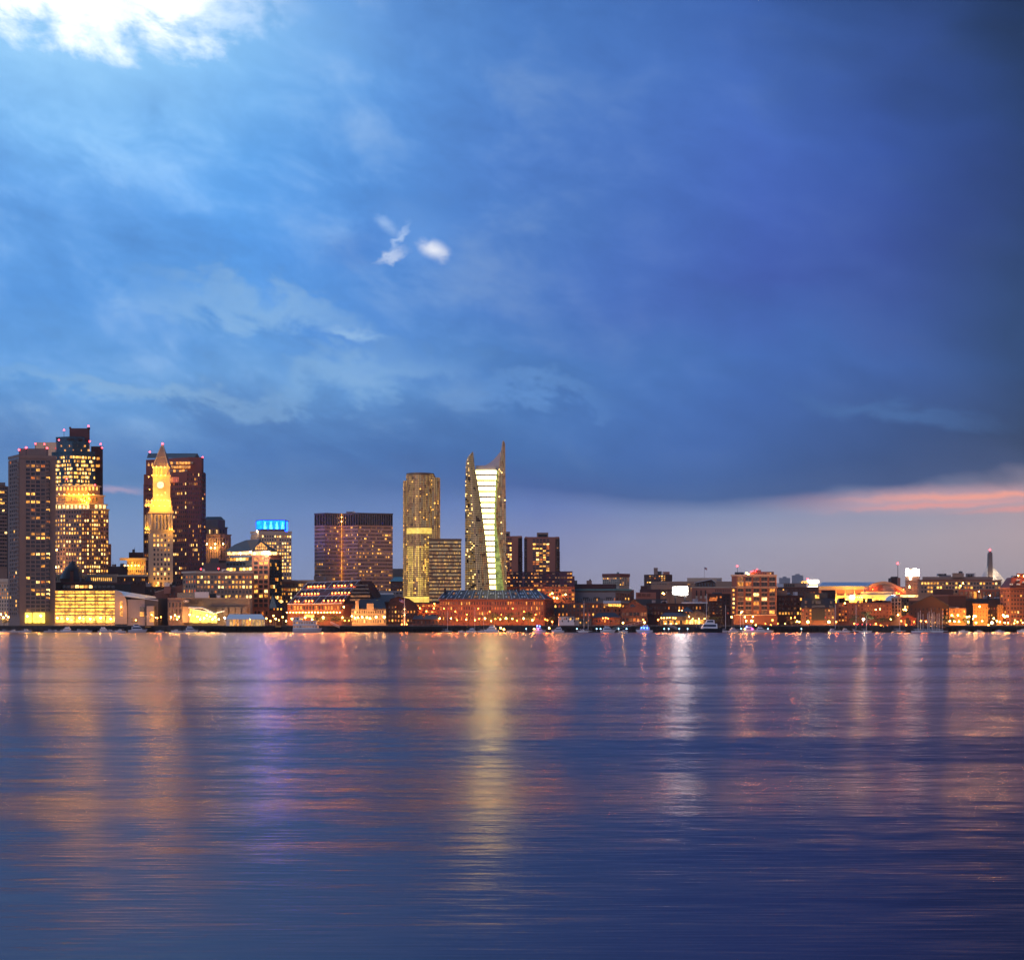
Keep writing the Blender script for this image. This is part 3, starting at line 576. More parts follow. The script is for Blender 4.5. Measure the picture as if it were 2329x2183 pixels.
# --- red granite tower with chamfered top behind the clock tower
b = Bld('red_granite_tower', 'dark red granite tower with slanted glass top behind the clock tower', [(327, 1250), (425, 1225), (458, 1228), (467, 1236)], 1072, 'granite_red', 40, roof='dark')
b.face(0, (1098, 1330), 22, 22, x=(329, 425), fx=.55, fy=.5, lit=.14, pal='warm')
b.face(1, (1074, 1330), 8, 24, fx=.4, fy=.55, lit=.10, pal='warm'); b.face(2, (1076, 1330), 2, 24, fx=.7, fy=.45, lit=.16)
b.wall.prism(b.poly(pts=[(332, 1256), (432, 1236), (459, 1238), (463, 1240)], depth=26), Z(1080, 1236), Z(1041, 1240), 'granite_red', 'dark')
o = MB(); q = [(332, 1262), (445, 1246), (458, 1246)]; o.raw([P(334, 1042, 1252), P(441, 1042, 1240), P(449, 1031, 1262), P(337, 1031, 1270), P(334, 1042, 1290), P(455, 1042, 1285)], [(0, 1, 2, 3), (1, 5, 2), (3, 2, 5, 4), (0, 3, 4)], 'slate'); o.build('slanted_roof', b.t)
for y0, n in ((1050, .6), (1059, .85), (1068, .5), (1075, .45)):
    for i in range(9):
        px = 381 + i * 6.6
        if px > 436 - (y0 - 1050) * .5: break
        b.block(px, px + 5.6, y0, y0 + 5.0, 1234, 'lit_gold' if random.random() < n else 'glass_dark', 4, 'granite_red', name='window')
for i in range(8): px = 384 + i * 5; b.block(px, px + 4.2, 1085, 1097, 1233.5 - (px - 327) * .05, random.choice(['lit_gold', 'lit_orange', 'lit_red']), 3, 'granite_red', name='atrium_window')
b.beacons([(341, 1028), (461, 1040)], 1240, 1.2, 3); b.done()

# --- stepped art-deco stone building
b = Bld('stepped_stone_building', 'stepped stone building with vertical window strips right of the red granite tower', [(464, 1330), (500, 1325), (525, 1332)], 1217, 'mauve_stone', 30)
for k, n_ in ((0, 7), (1, 4)): b.face(k, (1222, 1300), n_, 3, fx=.32, fy=.8, lit=.18, st='v')
b.wall.prism(b.poly(pts=[(464, 1335), (498, 1331), (517, 1336)], depth=20), b.top - 1, Z(1200, 1332), 'mauve_stone', 'roof_grey')
b.wall.prism(b.poly(pts=[(464, 1339), (496, 1336), (512, 1340)], depth=14), b.top, Z(1182, 1338), 'mauve_stone', 'roof_grey')
o = MB(); o.raw([P(466, 1182, 1340), P(510, 1182, 1341), P(503, 1175, 1347), P(470, 1175, 1347), P(466, 1182, 1358), P(510, 1182, 1358)], [(0, 1, 2, 3), (1, 5, 2), (3, 2, 5, 4), (0, 3, 4)], 'slate'); o.build('hipped_roof', b.t)
for i in range(6): b.block(468 + i * 8, 470 + i * 8, 1205, 1213, 1330, 'lit_cream' if i in (1, 3) else 'glass_dark', 1, name='window')
b.band(1198.5, 1201, None, .6, [(464, 1335), (498, 1331), (517, 1336)]); b.band(1215, 1218, None, .7); b.bulbs([(471, 1237), (490, 1237), (508, 1237), (480, 1246), (489, 1246)], 'bulb_yellow', .9, 1322); b.done()
b = Bld('mechanical_block', 'dark rooftop plant block between stepped stone building and gabled tower', [(462, 1070), (497, 1068), (546, 1068)], 1280, 'grey_dark', 30)
b.block(478, 498, 1269, 1282, 1072, 'grey_dark', 10); b.block(498, 520, 1274, 1282, 1074, 'dark', 10); b.beacons([(457, 1294), (497, 1293)], 1064, .9, 2); b.done()

# --- tan office block with paired windows behind the aquarium
b = Bld('tan_office_block', 'tan flat-roofed office block with paired lit windows behind the aquarium', [(417, 1010), (447, 1002), (574, 1003)], 1303, 'tan', 14)
b.band(1299, 1303.5, 'limestone', 1.1); b.face(0, (1307, 1360), 5, 5, fx=.5, fy=.6, lit=.5, pal='orange', mode='o'); b.face(1, (1307, 1362), 16, 5, fx=.62, fy=.62, lit=.55, pal='warm', mode='f')
b.rooftop(450, 570, 1300, 1020, 7); b.done()

# --- gabled brick and glass tower
b = Bld('gabled_tower', 'brick grid tower with glass corner and lit gabled roof by the wharf', [(515, 1044), (574, 1030), (613, 1024), (641, 1034)], 1264, 'brick_rose', 26, roof='slate')
b.face(0, (1266, 1300), 8, 3, fx=.85, fy=.6, lit=.35, st='h', pal='yellow', bm='slate_blue')
b.face(1, (1296, 1382), 3, 8, x=(577, 611), fx=.78, fy=.72, lit=.3, mode='f', pal='warm'); b.face(1, (1266, 1295), 3, 3, x=(577, 611), fx=.8, fy=.7, lit=.35, mode='f', pal='warm')
b.face(2, (1272, 1388), 7, 14, fx=.9, fy=.86, lit=.16, bm='slate', proud=.2, pal='warm', dark='glass_blue')
b.face(1, (1386, 1418), 4, 2, x=(577, 611), fx=.55, fy=.6, lit=.3, pal='orange')
for i in range(19):
    px = 517 + i * 6; Yk = 1043 - (px - 515) * .24 if px < 574 else 1029 - (px - 574) * .13 if px < 613 else 1024 + (px - 613) * .3
    b.block(px, px + 5, 1255, 1261.5, Yk - .6, 'lit_cream', 2, 'slate', name='clerestory_window')
b.band(1253, 1255, 'mauve_stone', 1.6, [(513, 1044), (574, 1029), (613, 1023), (632, 1030)]); b.band(1261.5, 1264.5, 'brick_rose', 1)
o = MB(); r0 = P(590, 1228, 1034); r1 = P(560, 1228, 1064)
o.raw([P(512, 1253, 1042), P(573, 1253, 1028), P(632, 1253, 1026), r0, P(590, 1226.5, 1052), r1, P(534, 1238, 1066), P(630, 1253, 1070)], [(0, 1, 3, 5, 6), (3, 2, 7, 4), (3, 4, 5), (1, 2, 3)], 'slate'); o.build('gabled_roof', b.t)
o = MB(); o.raw([P(580, 1250, 1024), P(608, 1250, 1024), P(607, 1244, 1024), P(594, 1233, 1024), P(581, 1244, 1024)], [(0, 1, 2, 3, 4)], 'lit_gold')
for x in (585.5, 590, 594.5, 599, 603.5): o.tube(P(x, 1250, 1023.8), P(x, 1240 if x != 594.5 else 1234, 1023.8), .18, .18, 'dark', 4)
o.tube(P(580, 1244, 1023.8), P(608, 1244, 1023.8), .2, .2, 'dark', 4); o.build('gable_window', b.t)
b.bulbs([(571, 1256), (602, 1256.5), (598, 1258), (613, 1258), (548, 1259)], 'bulb_white', 1.1, 1024, off=-2.5)
o = MB(); o.raw([P(612, 1383, 1022), P(630, 1383, 1022), P(648, 1383, 1030), P(620, 1352, 1024)], [(0, 1, 3), (1, 2, 3)], 'glass_blue'); o.build('glass_corner', b.t); b.done()

# --- tower with the blue-lit crown
b = Bld('blue_crowned_tower', 'cream office tower with glowing blue glass crown', [(571, 1190), (589, 1178), (663, 1182)], 1213, 'cream', 30)
b.face(1, (1216, 1318), 13, 13, fx=.5, fy=.55, lit=.36, pal='yellow', rows={2: .92, 10: .7}); b.face(0, (1220, 1318), 3, 13, fx=.3, fy=.4, lit=.05); b.band(1208, 1213, 'cream', .6)
b.block(585, 648, 1203, 1210, 1186, 'slate_blue', 14)
A = P(583, 1204, 1196); C = P(596.5, 1204, 1188); D = P(649.5, 1204, 1190)
def crown(a, c_, n, nm):
    for i in range(n):
        p = a.lerp(c_, i / n); q = a.lerp(c_, (i + 1) / n); o = MB(); zt_ = Z(1183.5, 1188)
        o.quad((p.x, p.y, p.z), (q.x, q.y, q.z), (q.x, q.y, zt_), (p.x, p.y, zt_), 'lit_blue'); o.tube((p.x, p.y - .2, p.z), (p.x, p.y - .2, zt_), .22, .22, 'slate_blue', 4)
        o.build(nm, b.t)
        if n > 1:
            k = p.lerp(q, .5); o = MB()
            o.raw([(k.x - 1.2, k.y - .25, k.z + .3), (k.x + 1.2, k.y - .25, k.z + .3), (k.x + .45, k.y - .25, zt_ - 1.2), (k.x - .45, k.y - .25, zt_ - 1.2)], [(0, 1, 2, 3)], 'lit_cyan'); o.build('light_shaft', b.t)
crown(A, C, 1, 'crown_panel'); crown(C, D, 4, 'crown_panel')
o = MB(); zt_ = Z(1183.5, 1188); zc_ = Z(1182, 1188)
o.prism([(A.x - .4, A.y), (C.x, C.y - .5), (D.x + .4, D.y - .5), (D.x + .4, D.y + 14), (A.x - .4, D.y + 14)], zt_, zc_, 'slate_blue'); o.prism([(A.x + .4, A.y + .5), (C.x, C.y + .6), (D.x - .3, D.y + .6), (D.x - .3, D.y + 13), (A.x + .5, D.y + 13)], Z(1206, 1188), zt_ - .05, 'lit_blue')
o.box(D.x - .3, D.x + .5, D.y - .4, D.y + .5, Z(1206, 1188), zt_, 'slate_blue'); o.build('crown_frame', b.t); b.bulbs([(584.5, 1207.5)], 'bulb_white', .6, 1180); b.done()

# --- low cream blocks right of it
b = Bld('low_cream_block', 'low tan block with rows of bright square windows left of the red-roofed hotel', [(636, 1065), (716, 1062)], 1323, 'tan', 24)
b.band(1319, 1323, 'cream', .8); b.face(0, (1325, 1346), 22, 2, x=(640, 712), fx=.5, fy=.6, lit=.1, rows={1: .85}); b.face(0, (1346, 1372), 12, 3, x=(640, 700), fx=.6, fy=.5, lit=.5, pal='yellow', rows={0: .9, 1: .2, 2: .5}); b.done()
b = Bld('plant_room_block', 'plain brown rooftop block below the wide office tower', [(714, 1090), (753, 1088)], 1309, 'mauve_stone', 14); b.block(736, 742, 1312, 1319, 1087, 'grey_wall', .6); b.done()
b = Bld('long_brown_block', 'long brown block stretching behind the red-roofed hotel', [(641, 1110), (770, 1112)], 1320, 'brick_rose', 20); b.face(0, (1323, 1340), 22, 2, fx=.4, fy=.6, lit=.06); b.done()

# --- wide office tower with dark crown
b = Bld('wide_office_tower', 'wide pink-brown office tower with dark finned crown and bright vertical seam', [(716, 1252), (740, 1247), (777, 1253), (815, 1243), (893, 1250)], 1168, 'rose_band', 34, roof='dark')
for k, n_ in ((0, 9), (1, 14), (2, 15), (3, 30)):
    rr = {7: .75 if k == 3 else .25, 4: .3 if k == 3 else .05, 12: .3 if k == 3 else .03}
    b.face(k, (1196, 1362), n_, 20, fx=.68, fy=.46, lit=.20, pal='slab', rows=rr, cap=290)
    b.face(k, (1170, 1195), max(4, n_ // 2), 1, fx=.8, fy=.98, lit=0, st='v', bm='granite_dark', pm='pink_stone', dark='glass_dark', proud=.7, mode='x')
b.band(1166.8, 1170, 'concrete_dark', .5)
Y = 1251.2; o = MB(); o.box(X(776.5, Y), X(777.9, Y), Y - .9, Y, G, Z(1168, Y), 'lit_gold'); o.build('light_seam', b.t); b.bulbs([(777, 1186), (777, 1176)], 'bulb_yellow', .5, Y, power=.5); b.rooftop(780, 810, 1168, 1250, 6, hmax=2.5); b.done()
b = Bld('mauve_slab_block', 'plain mauve block between the wide office tower and the golden round tower', [(885, 1400), (925, 1400)], 1293, 'mauve_stone', 20); b.done()
b = Bld('green_roofed_house', 'brick house with copper-green roof left of the golden round tower', [(888, 1160), (922, 1160)], 1322, 'brick_brown', 18)
o = MB(); o.raw([P(886, 1322, 1158), P(924, 1322, 1158), P(924, 1312, 1170), P(897, 1312, 1170), P(886, 1322, 1180), P(924, 1322, 1180)], [(0, 1, 2, 3), (3, 2, 5, 4), (0, 3, 4)], 'copper_green'); o.build('hipped_roof', b.t); b.face(0, (1326, 1360), 5, 3, fx=.4, fy=.5, lit=.2); b.done()
b = Bld('low_dark_shed', 'low dark roofed building at the foot of the wide office tower', [(858, 1075), (924, 1078)], 1343, 'grey_wall', 20); b.face(0, (1346, 1352), 8, 1, fx=.7, fy=.5, lit=.1); b.block(852, 895, 1348, 1353, 1050, 'white_roof', 8); b.done()

# ------------------------------------------------------------------ curtain-wall helper for the two golden towers
def curtain(t, wins, frame, fn, nu, nv, pick, gu=.12, gv=.22, bm='bronze_dark', lift=.25):
    """fn(u, v) -> point; frame: full skin; panes: one per cell"""
    N = [[Vector(fn(i / nu, j / nv)) for i in range(nu + 1)] for j in range(nv + 1)]
    vs = [p for r in N for p in r]
    frame.raw(vs, [(j * (nu + 1) + i, j * (nu + 1) + i + 1, (j + 1) * (nu + 1) + i + 1, (j + 1) * (nu + 1) + i) for j in range(nv) for i in range(nu)], bm)
    for j in range(nv):
        for i in range(nu):
            a, b_, c_, d = N[j][i], N[j][i + 1], N[j + 1][i + 1], N[j + 1][i]
            n = (b_ - a).cross(d - a)
            if n.length < 1e-6: continue
            n.normalize(); n = n if n.y < 0 else -n
            def bl(u, v): return a * (1 - u) * (1 - v) + b_ * u * (1 - v) + c_ * u * v + d * (1 - u) * v
            m_ = pick(i, j)
            if m_: o_ = n * .12; wins.quad(bl(gu, gv) + o_, bl(1 - gu, gv) + o_, bl(1 - gu, 1 - .06) + o_, bl(gu, 1 - .06) + o_, m_)
        for i in range(nu):                      # slab edge proud of the glass
            a, b_ = N[j][i], N[j][i + 1]; up = (N[j + 1][i] - a) * .16; n = (b_ - a).cross(up)
            if n.length < 1e-7: continue
            n.normalize(); n = n if n.y < 0 else -n; o_ = n * lift
            frame.raw([a, b_, b_ + up, a + up, a + o_, b_ + o_, b_ + o_ + up, a + o_ + up], [(4, 5, 6, 7), (3, 2, 6, 7), (0, 1, 5, 4)], bm)

# --- golden round tower
t = thing('round_tower', 'golden round-fronted glass tower with bright band at mid height', 'building', (X(960, 1035), 1035, G)); Y0 = 1035
def cyl(x0, x1, ytop, ybot, bulge):
    def fn(u, v):
        a = math.pi * (1 - u); r = (X(x1, Y0) - X(x0, Y0)) / 2; c = (X(x1, Y0) + X(x0, Y0)) / 2
        return (c + r * math.cos(a), Y0 - bulge * math.sin(a), Z(ybot, Y0) + (Z(ytop, Y0) - Z(ybot, Y0)) * v)
    return fn
wn, fr = MB(), MB(); colseed = [random.random() for _ in range(80)]
def vn(i, j, fx, fy, o=0.0): return mn.noise(Vector((i * fx + o, j * fy + o * 2, o * .7)))
def pick_hi(i, j):
    k = vn(i, j, .9, .12, 3.1)
    if random.random() < .025: return 'lit_yellow'
    return 'lit_honey' if k > .10 else 'brown_glow' if k > -.22 else 'bronze_glow'  # base panes glow dimly: bronze sheen painted as emission
def pick_lo(i, j):
    k = vn(i, j, .9, .10, 7.7); r = random.random()
    return 'lit_gilt' if k > .12 else 'lit_amber' if k > -.06 else 'lit_honey' if k > -.3 else 'brown_glow' if r < .7 else 'lit_yellow'
curtain(t, wn, fr, cyl(924, 987, 1080, 1201, 7), 26, 30, pick_hi, bm='bronze'); curtain(t, wn, fr, cyl(924, 987, 1216, 1243, 7), 26, 6, pick_hi, bm='bronze'); curtain(t, wn, fr, cyl(924, 987, 1243, 1356, 7.2), 26, 24, pick_lo, bm='bronze')
curtain(t, wn, fr, cyl(917, 930, 1094, 1360, 3), 6, 56, lambda i, j: pick_lo(i + 30, j) if j < 26 else pick_hi(i + 30, j - 20), bm='bronze'); curtain(t, wn, fr, cyl(978, 1001, 1087, 1370, 5), 9, 60, lambda i, j: pick_lo(i + 40, j) if j < 22 else pick_hi(i + 40, j - 20), bm='bronze')
fr.build('wall', t); wn.build('window_panes', t, kind='stuff')
for nm, y0, y1, mm in (('light_band', 1201, 1216, 'lit_band'), ('lobby', 1356, 1371, 'lit_band')):
    wn, fr = MB(), MB(); curtain(t, wn, fr, cyl(923.5, 987.5, y0, y1, 7.6), 32, 1, lambda i, j: mm, .06, .06, 'bronze', .05); o = wn.build(nm, t); fr.build('frame', o, base=origin(t))
o = MB(); o.prism([cyl(918, 932, 1357, 1371, 4)(u, 0)[:2] for u in (0, .25, .5, .75, 1)] + [(X(932, 1040), 1040), (X(918, 1040), 1040)], Z(1371, Y0), Z(1357, Y0), 'lit_band'); o.build('side_lobby', t)
o = MB(); fn_ = cyl(924, 987, 1077, 1081, 7.3); pl = [fn_(i / 16, 1)[:2] for i in range(17)]; o.prism(pl + [(pl[-1][0], Y0 + 22), (pl[0][0], Y0 + 22)], Z(1082, Y0), Z(1077, Y0), 'bronze', 'dark')
o.prism([(X(918, Y0), Y0 + .5), (X(1000.5, Y0), Y0 + .5), (X(1000, Y0 + 24), Y0 + 24), (X(918, Y0 + 24), Y0 + 24)], G, Z(1094, Y0), 'bronze_dark', 'dark'); o.build('core', t)

# --- bronze slab block beside it
b = Bld('bronze_office_block', 'bronze banded glass block attached right of the golden round tower', [(976, 1012), (1049, 1014)], 1228, 'bronze_dark', 24, roof='dark')
b.face(0, (1229, 1368), 26, 17, fx=.86, fy=.60, lit=.55, st='h', pal='brown', bm='bronze_dark', dark='bronze_glow', mode='x', proud=.6)  # unlit panes carry the painted bronze glow too
for j in range(17):
    for i in range(5):
        if random.random() < .28: px = random.uniform(978, 1042); b.block(px, px + random.uniform(1.5, 6), 1231.5 + j * 8.18, 1234.5 + j * 8.18, 1011.5, 'lit_amber', .4, name='window')
b.band(1225, 1229, 'bronze', .5); b.done()

# --- sail-shaped tower
t = thing('sail_tower', 'tall sail-shaped glass tower with bright yellow core between two pointed wings', 'building', (X(1105, 1050), 1050, G)); Y0 = 1045
def ip(tab, y):
    for (y0, x0), (y1, x1) in zip(tab, tab[1:]):
        if y <= y1: return x0 + (x1 - x0) * (y - y0) / (y1 - y0)
    return tab[-1][1]
LL = [(1030, 1074), (1040, 1064), (1052, 1060), (1110, 1058.5), (1370, 1058)]; LR = [(1030, 1076.5), (1060, 1079.5), (1106, 1088), (1160, 1096), (1220, 1104), (1280, 1110), (1370, 1117)]
RL = [(1003, 1143), (1031, 1139), (1070, 1134), (1110, 1130.5), (1170, 1127.5), (1200, 1129.5), (1250, 1135), (1300, 1141), (1370, 1150)]; RR = [(1003, 1145), (1010, 1149), (1370, 1153)]
def wing(tl, tr, ytop, yb, bulge, back):
    def fn(u, v):
        y = yb + (ytop - yb) * v; a, c = ip(tl, y), ip(tr, y)
        Yk = Y0 - bulge * math.sin(math.pi * (.15 + .75 * u)) + back * u
        return (X(a + (c - a) * u, Y0), Yk, Z(y, Y0))
    return fn
wn, fr = MB(), MB()
def pick_w(i, j):
    k = vn(i, j, .5, .35, 1.3)
    if i < 6 and vn(i, j, .45, 1.7, 9.1) > .12: return 'lit_honey' if random.random() < .8 else 'lit_cream'
    if j < 42 and i > 8: return 'brown_glow' if k > .0 else 'bronze_glow'
    return 'bronze_glow' if k > -.35 else 'glass_bronze'  # plain panes of the wing: bronze sheen painted as emission
curtain(t, wn, fr, wing(LL, LR, 1030, 1370, 6, -3), 13, 84, pick_w, .10, .3, 'bronze_dark'); fr.build('pointed_wing', t, label='dark bronze wing with curved outer edge and pointed tip'); wn.build('window_panes', t, kind='stuff')
wn, fr = MB(), MB(); curtain(t, wn, fr, wing(RL, RR, 1004, 1370, 2, -4), 5, 88, lambda i, j: 'brown_glow' if vn(i, j, .6, .3, 5.5) > -.1 else 'bronze_glow' if random.random() < .92 else 'lit_cream', .1, .25, 'bronze'); fr.build('pointed_wing', t, label='slim tall wing ending in a sharp point'); wn.build('window_panes', t, kind='stuff')
nf = 24
for j in range(nf):                                                       # lit floors between the wings, beside a strip of painted facade glow
    y1 = 1369 - (1369 - 1070) * j / nf; y0 = y1 - (1369 - 1070) / nf; ym = (y0 + y1) / 2
    for nm, a, c, m_ in (('lit_floor', ip(LR, ym) - 1, ip(RL, ym) - (4 if ym < 1180 else 4 + (ym - 1180) * .09), 'lit_tower'), ('green_floor', ip(RL, ym) - (4 if ym < 1180 else 4 + (ym - 1180) * .09), ip(RL, ym) + 1, 'green_glow')):
        o = MB(); yy = Y0 + 1.5; o.box(X(a, yy), X(c, yy), yy, yy + .6, Z(y1, yy) + 1.35, Z(y0, yy), m_); o.box(X(a, yy), X(c, yy), yy - .5, yy + .6, Z(y1, yy), Z(y1, yy) + 1.3, 'cream' if m_ == 'lit_tower' else 'green_glow')
        if m_ == 'lit_tower':
            for q in range(1, 9): xx = X(a + (c - a) * q / 9, yy); o.box(xx - .09, xx + .09, yy - .12, yy - .02, Z(y1, yy) + 1.35, Z(y0, yy), 'bronze')
        o.build(nm, t)
o = MB(); o.box(X(1061, Y0 + 4), X(1146, Y0 + 4), Y0 + 3, Y0 + 26, G, Z(1070, Y0 + 4), 'bronze_dark'); o.build('core', t)
o = MB(); o.box(X(1082, Y0), X(1127, Y0), Y0 + 2, Y0 + 20, Z(1072, Y0), Z(1058, Y0), 'pale_sail'); o.build('penthouse', t)
o = MB(); arc = [(1102, 1059), (1112, 1053.5), (1122, 1046), (1131, 1036), (1139, 1026), (1142, 1020), (1141, 1040), (1135, 1070), (1102, 1070)]
o.raw([P(x, y, Y0 + 6) for x, y in arc] + [P(x, y, Y0 + 8) for x, y in arc], [tuple(range(9)), tuple(range(17, 8, -1))] + [(i, i + 9, (i + 1) % 9 + 9, (i + 1) % 9) for i in range(9)], 'pale_sail'); o.build('sail_panel', t)
# --- twin brick apartment towers
def twin(label, x0, x1, xc, Y, ytop, pen, cut=None):
    b = Bld('brick_apartment_tower', label, [(x0, Y + 6), (x0 + 6, Y), (x1 - 9, Y), (x1, Y + 6)], ytop, 'brick_rose', 26, group='twin brick apartment towers')
    a, c = xc
    b.face(1, (ytop + 4, 1365), 5, 28, x=(a, c), fx=.78, fy=.66, lit=.36, mode='o', pal='warm', cap=290)
    b.face(2, (ytop + 2, 1365), 1, 28, x=(x1 - 8, x1 - 1), fx=.75, fy=.55, lit=.03, bm='brick_brown'); b.face(0, (ytop + 2, 1365), 1, 28, x=(x0 + 1, x0 + 6), fx=.8, fy=.55, lit=.03, bm='brick_brown')
    b.block(pen[0], pen[1], pen[2], ytop + 1, Y + 6, 'mauve_stone', 12, name='penthouse'); b.block(pen[0] + 3, pen[1] - 3, pen[2] + 4, ytop, Y + 5.7, 'dark', .5)
    for j in range(20):
        o = MB(); yy = 1258 + j * 5.2; o.box(X(x1 - .5, Y + 5), X(x1 + 1.8, Y + 5), Y + 4, Y + 6, Z(yy, Y + 5), Z(yy, Y + 5) + 1.1, 'brick_brown'); o.build('balcony', b.t)
    b.block(x0 + 1, x0 + 6, ytop - .5, ytop + 4, Y - .4, 'brick_rose', 4); b.block(x1 - 9, x1, ytop - .5, ytop + 4, Y - .6, 'brick_rose', 4); b.done()
twin('brick apartment tower half hidden behind the sail-shaped tower', 1131, 1187, (1140, 1164), 1330, 1219, (1138, 1160, 1209))
twin('brick apartment tower standing free right of the sail-shaped tower', 1193, 1272, (1211, 1250), 1325, 1221, (1221, 1247, 1211))
# --- purple glass block, see-through, in front of the twins
m, t_ = new_mat('purple_glass')
tr = t_.node('ShaderNodeBsdfTransparent', {'Color': (.80, .55, .66, 1)}); gl = t_.node('ShaderNodeBsdfPrincipled', {'Base Color': (.06, .014, .04, 1), 'Roughness': .3})
t_.l.new(t_.node('ShaderNodeMixShader', {0: .62, 1: tr.outputs[0], 2: gl.outputs[0]}).outputs[0], t_.node('ShaderNodeOutputMaterial').inputs[0])
t = thing('purple_glass_block', 'see-through purple glass block in front of the twin brick towers', 'building', (X(1228, 1120), 1120, G)); Y = 1110
o = MB(); o.prism([(X(1152, Y), Y), (X(1272, Y), Y), (X(1272, Y + 20), Y + 20), (X(1152, Y + 20), Y + 20)], G, Z(1300, Y), 'purple_glass'); o.build('glass_wall', t)
o = MB(); o.prism([(X(1272.5, Y), Y + .5), (X(1302, Y), Y + .5), (X(1302, Y + 20), Y + 20), (X(1272.5, Y + 20), Y + 20)], G, Z(1299, Y), 'purple_panel'); o.box(X(1302, Y), X(1307, Y), Y + 1, Y + 18, G, Z(1310, Y), 'purple_panel'); o.build('side_wing', t)
for j, y0 in enumerate((1303, 1312, 1321, 1330, 1339)):
    for i in range(22):
        px = 1154 + i * 6.8
        if random.random() < .68: o = MB(); o.box(X(px, Y), X(px + random.uniform(2, 6), Y), Y - .5, Y - .1, Z(y0 + 3, Y), Z(y0, Y), random.choice(['lit_dim', 'lit_gold', 'brown_glow', 'glass_dark', 'brown_glow'])); o.build('window', t)
b = Bld('brick_market_building', 'red brick building with lit upper floor behind the slate-roofed warehouse', [(1150, 1085), (1240, 1083), (1307, 1085)], 1334, 'brick', 22)
b.face(0, (1337, 1362), 10, 3, fx=.7, fy=.5, lit=.3, pal='orange'); b.face(1, (1338, 1366), 9, 3, fx=.7, fy=.6, lit=.35, pal='orange', mode='o'); b.bulbs([(1169, 1350), (1256, 1349), (1260, 1359), (1267, 1360), (1286, 1352)], 'bulb_amber', 1.0, 1078); b.done()

# --- red-roofed hotel by the wharf
t = thing('red_roofed_hotel', 'long brick hotel with steep red roof and three rows of orange lamps', 'building', (X(730, 975), 975, G))
eL, eR, rR, rL = P(654, 1375, 958), P(779, 1373, 958), P(820, 1321, 992), P(699, 1326, 996)
def sl(u, v): return (eL * (1 - u) + eR * u) * (1 - v) + (rL * (1 - u) + rR * u) * v
o = MB(); o.quad(eL, eR, rR, rL, 'roof_red'); bk = [P(866, 1350, 1000), P(846, 1321, 1004), P(720, 1326, 1010)]
o.quad(rL, rR, bk[1], bk[2], 'roof_red'); o.build('roof', t)
for i in range(26):
    o = MB(); a, c = sl(i / 25, 0), sl(i / 25, 1); n = Vector((0, -.3, .25)); o.tube(a + n, c + n, .16, .16, 'white_roof' if i % 3 == 0 else 'brick_brown', 4); o.build('roof_rib', t)
for v in (0.0, .34, .66, 1.0):
    o = MB(); n = Vector((0, -.5, .35)); o.tube(sl(0, v) + n, sl(1, v) + n, .28, .28, 'white_roof', 5); o.build('roof_rail', t)
for v, us in ((.13, (.10, .16, .29, .35, .41, .62, .70, .77, .84, .92, .98)), (.46, (.10, .16, .22, .28, .34, .40, .66, .72, .78, .84, .90, .97)), (.80, (.10, .15, .21, .27, .33, .39, .58, .66, .72, .78, .90, .96))):
    for u in us:
        p = sl(u, v); o = MB(); o.box(p.x - .6, p.x + .6, p.y - .8, p.y + 1.2, p.z - .6, p.z + .8, 'roof_red'); d = o.build('dormer', t)
        lampchild('lamp', 'bulb_orange', t, (p.x, p.y - 1.4, p.z + .3), .6, .25)
o = MB(); zE = Z(1373.5, 958); o.prism([(eL.x, 958.4), (eR.x, 958.4), (X(863, 985), 990), (X(863, 1000), 1005), (eL.x + 3, 1004)], G, zE, 'brick'); o.raw([(eR.x, 958.4, zE), (X(863, 985), 990, zE), P(866, 1352, 992), P(846, 1321, 992), rR], [(0, 1, 2, 3, 4)], 'brick_dark'); o.build('wall', t)
for i in range(17): o = MB(); px = 662 + i * 7; o.box(X(px, 958), X(px + 3, 958), 957.9, 958.5, Z(1386, 958), Z(1378, 958), random.choice(['lit_gold', 'lit_orange', 'glass_dark', 'lit_gold'])); o.build('window', t)
for j in range(5): o = MB(); e0, e1 = P(797 + j * 2.4, 1366 - j * 8, 968 + j * 3), P(850 - j * 1.5, 1366 - j * 8, 986); o.box(e0.x, e1.x, 965, 966, e0.z, e0.z + 1.2, 'slate_blue' if j > 1 else 'lit_dim'); o.build('gable_louvre', t)
for i in range(18): lampchild('lamp', 'bulb_amber', t, P(653 + i * 7.05, 1392.5, 955), .62, .5)
o = MB(); o.box(X(692, 955), X(714, 955), 955, 956, Z(1404, 955), Z(1396, 955), 'lit_yellow'); o.build('entrance_light', t)
o = MB(); o.box(X(654, 957), X(776, 957), 954.5, 957.5, Z(1396.5, 957), Z(1394.5, 957), 'brick_dark'); o.build('canopy', t)
# --- stone and brick wharf houses
b = Bld('stone_warehouse', 'pale stone warehouse with small windows and lamps along its quay front', [(800, 948), (878, 950)], 1384, 'tan', 20, roof='slate')
b.face(0, (1386, 1418), 15, 3, fx=.42, fy=.6, lit=.12, pal='yellow', mode='o')
o = MB(); o.raw([P(799, 1384, 947), P(879, 1384, 949), P(872, 1362, 962), P(820, 1362, 962), P(799, 1384, 972), P(879, 1384, 972)], [(0, 1, 2, 3), (3, 2, 5, 4), (0, 3, 4), (1, 5, 2)], 'slate'); o.build('hipped_roof', b.t)
for x0 in (808, 834): b.block(x0, x0 + (8 if x0 == 808 else 16), 1372 if x0 > 820 else 1366, 1390, 946.5, 'tan', 4, name='gabled_bay')
b.bulbs([(801, 1401), (808, 1405), (814.5, 1404), (824, 1403), (835, 1404), (842, 1406)], 'bulb_yellow', .8, 943); b.bulbs([(856, 1403), (874, 1403)], 'bulb_yellow', 1.0, 942); b.done()
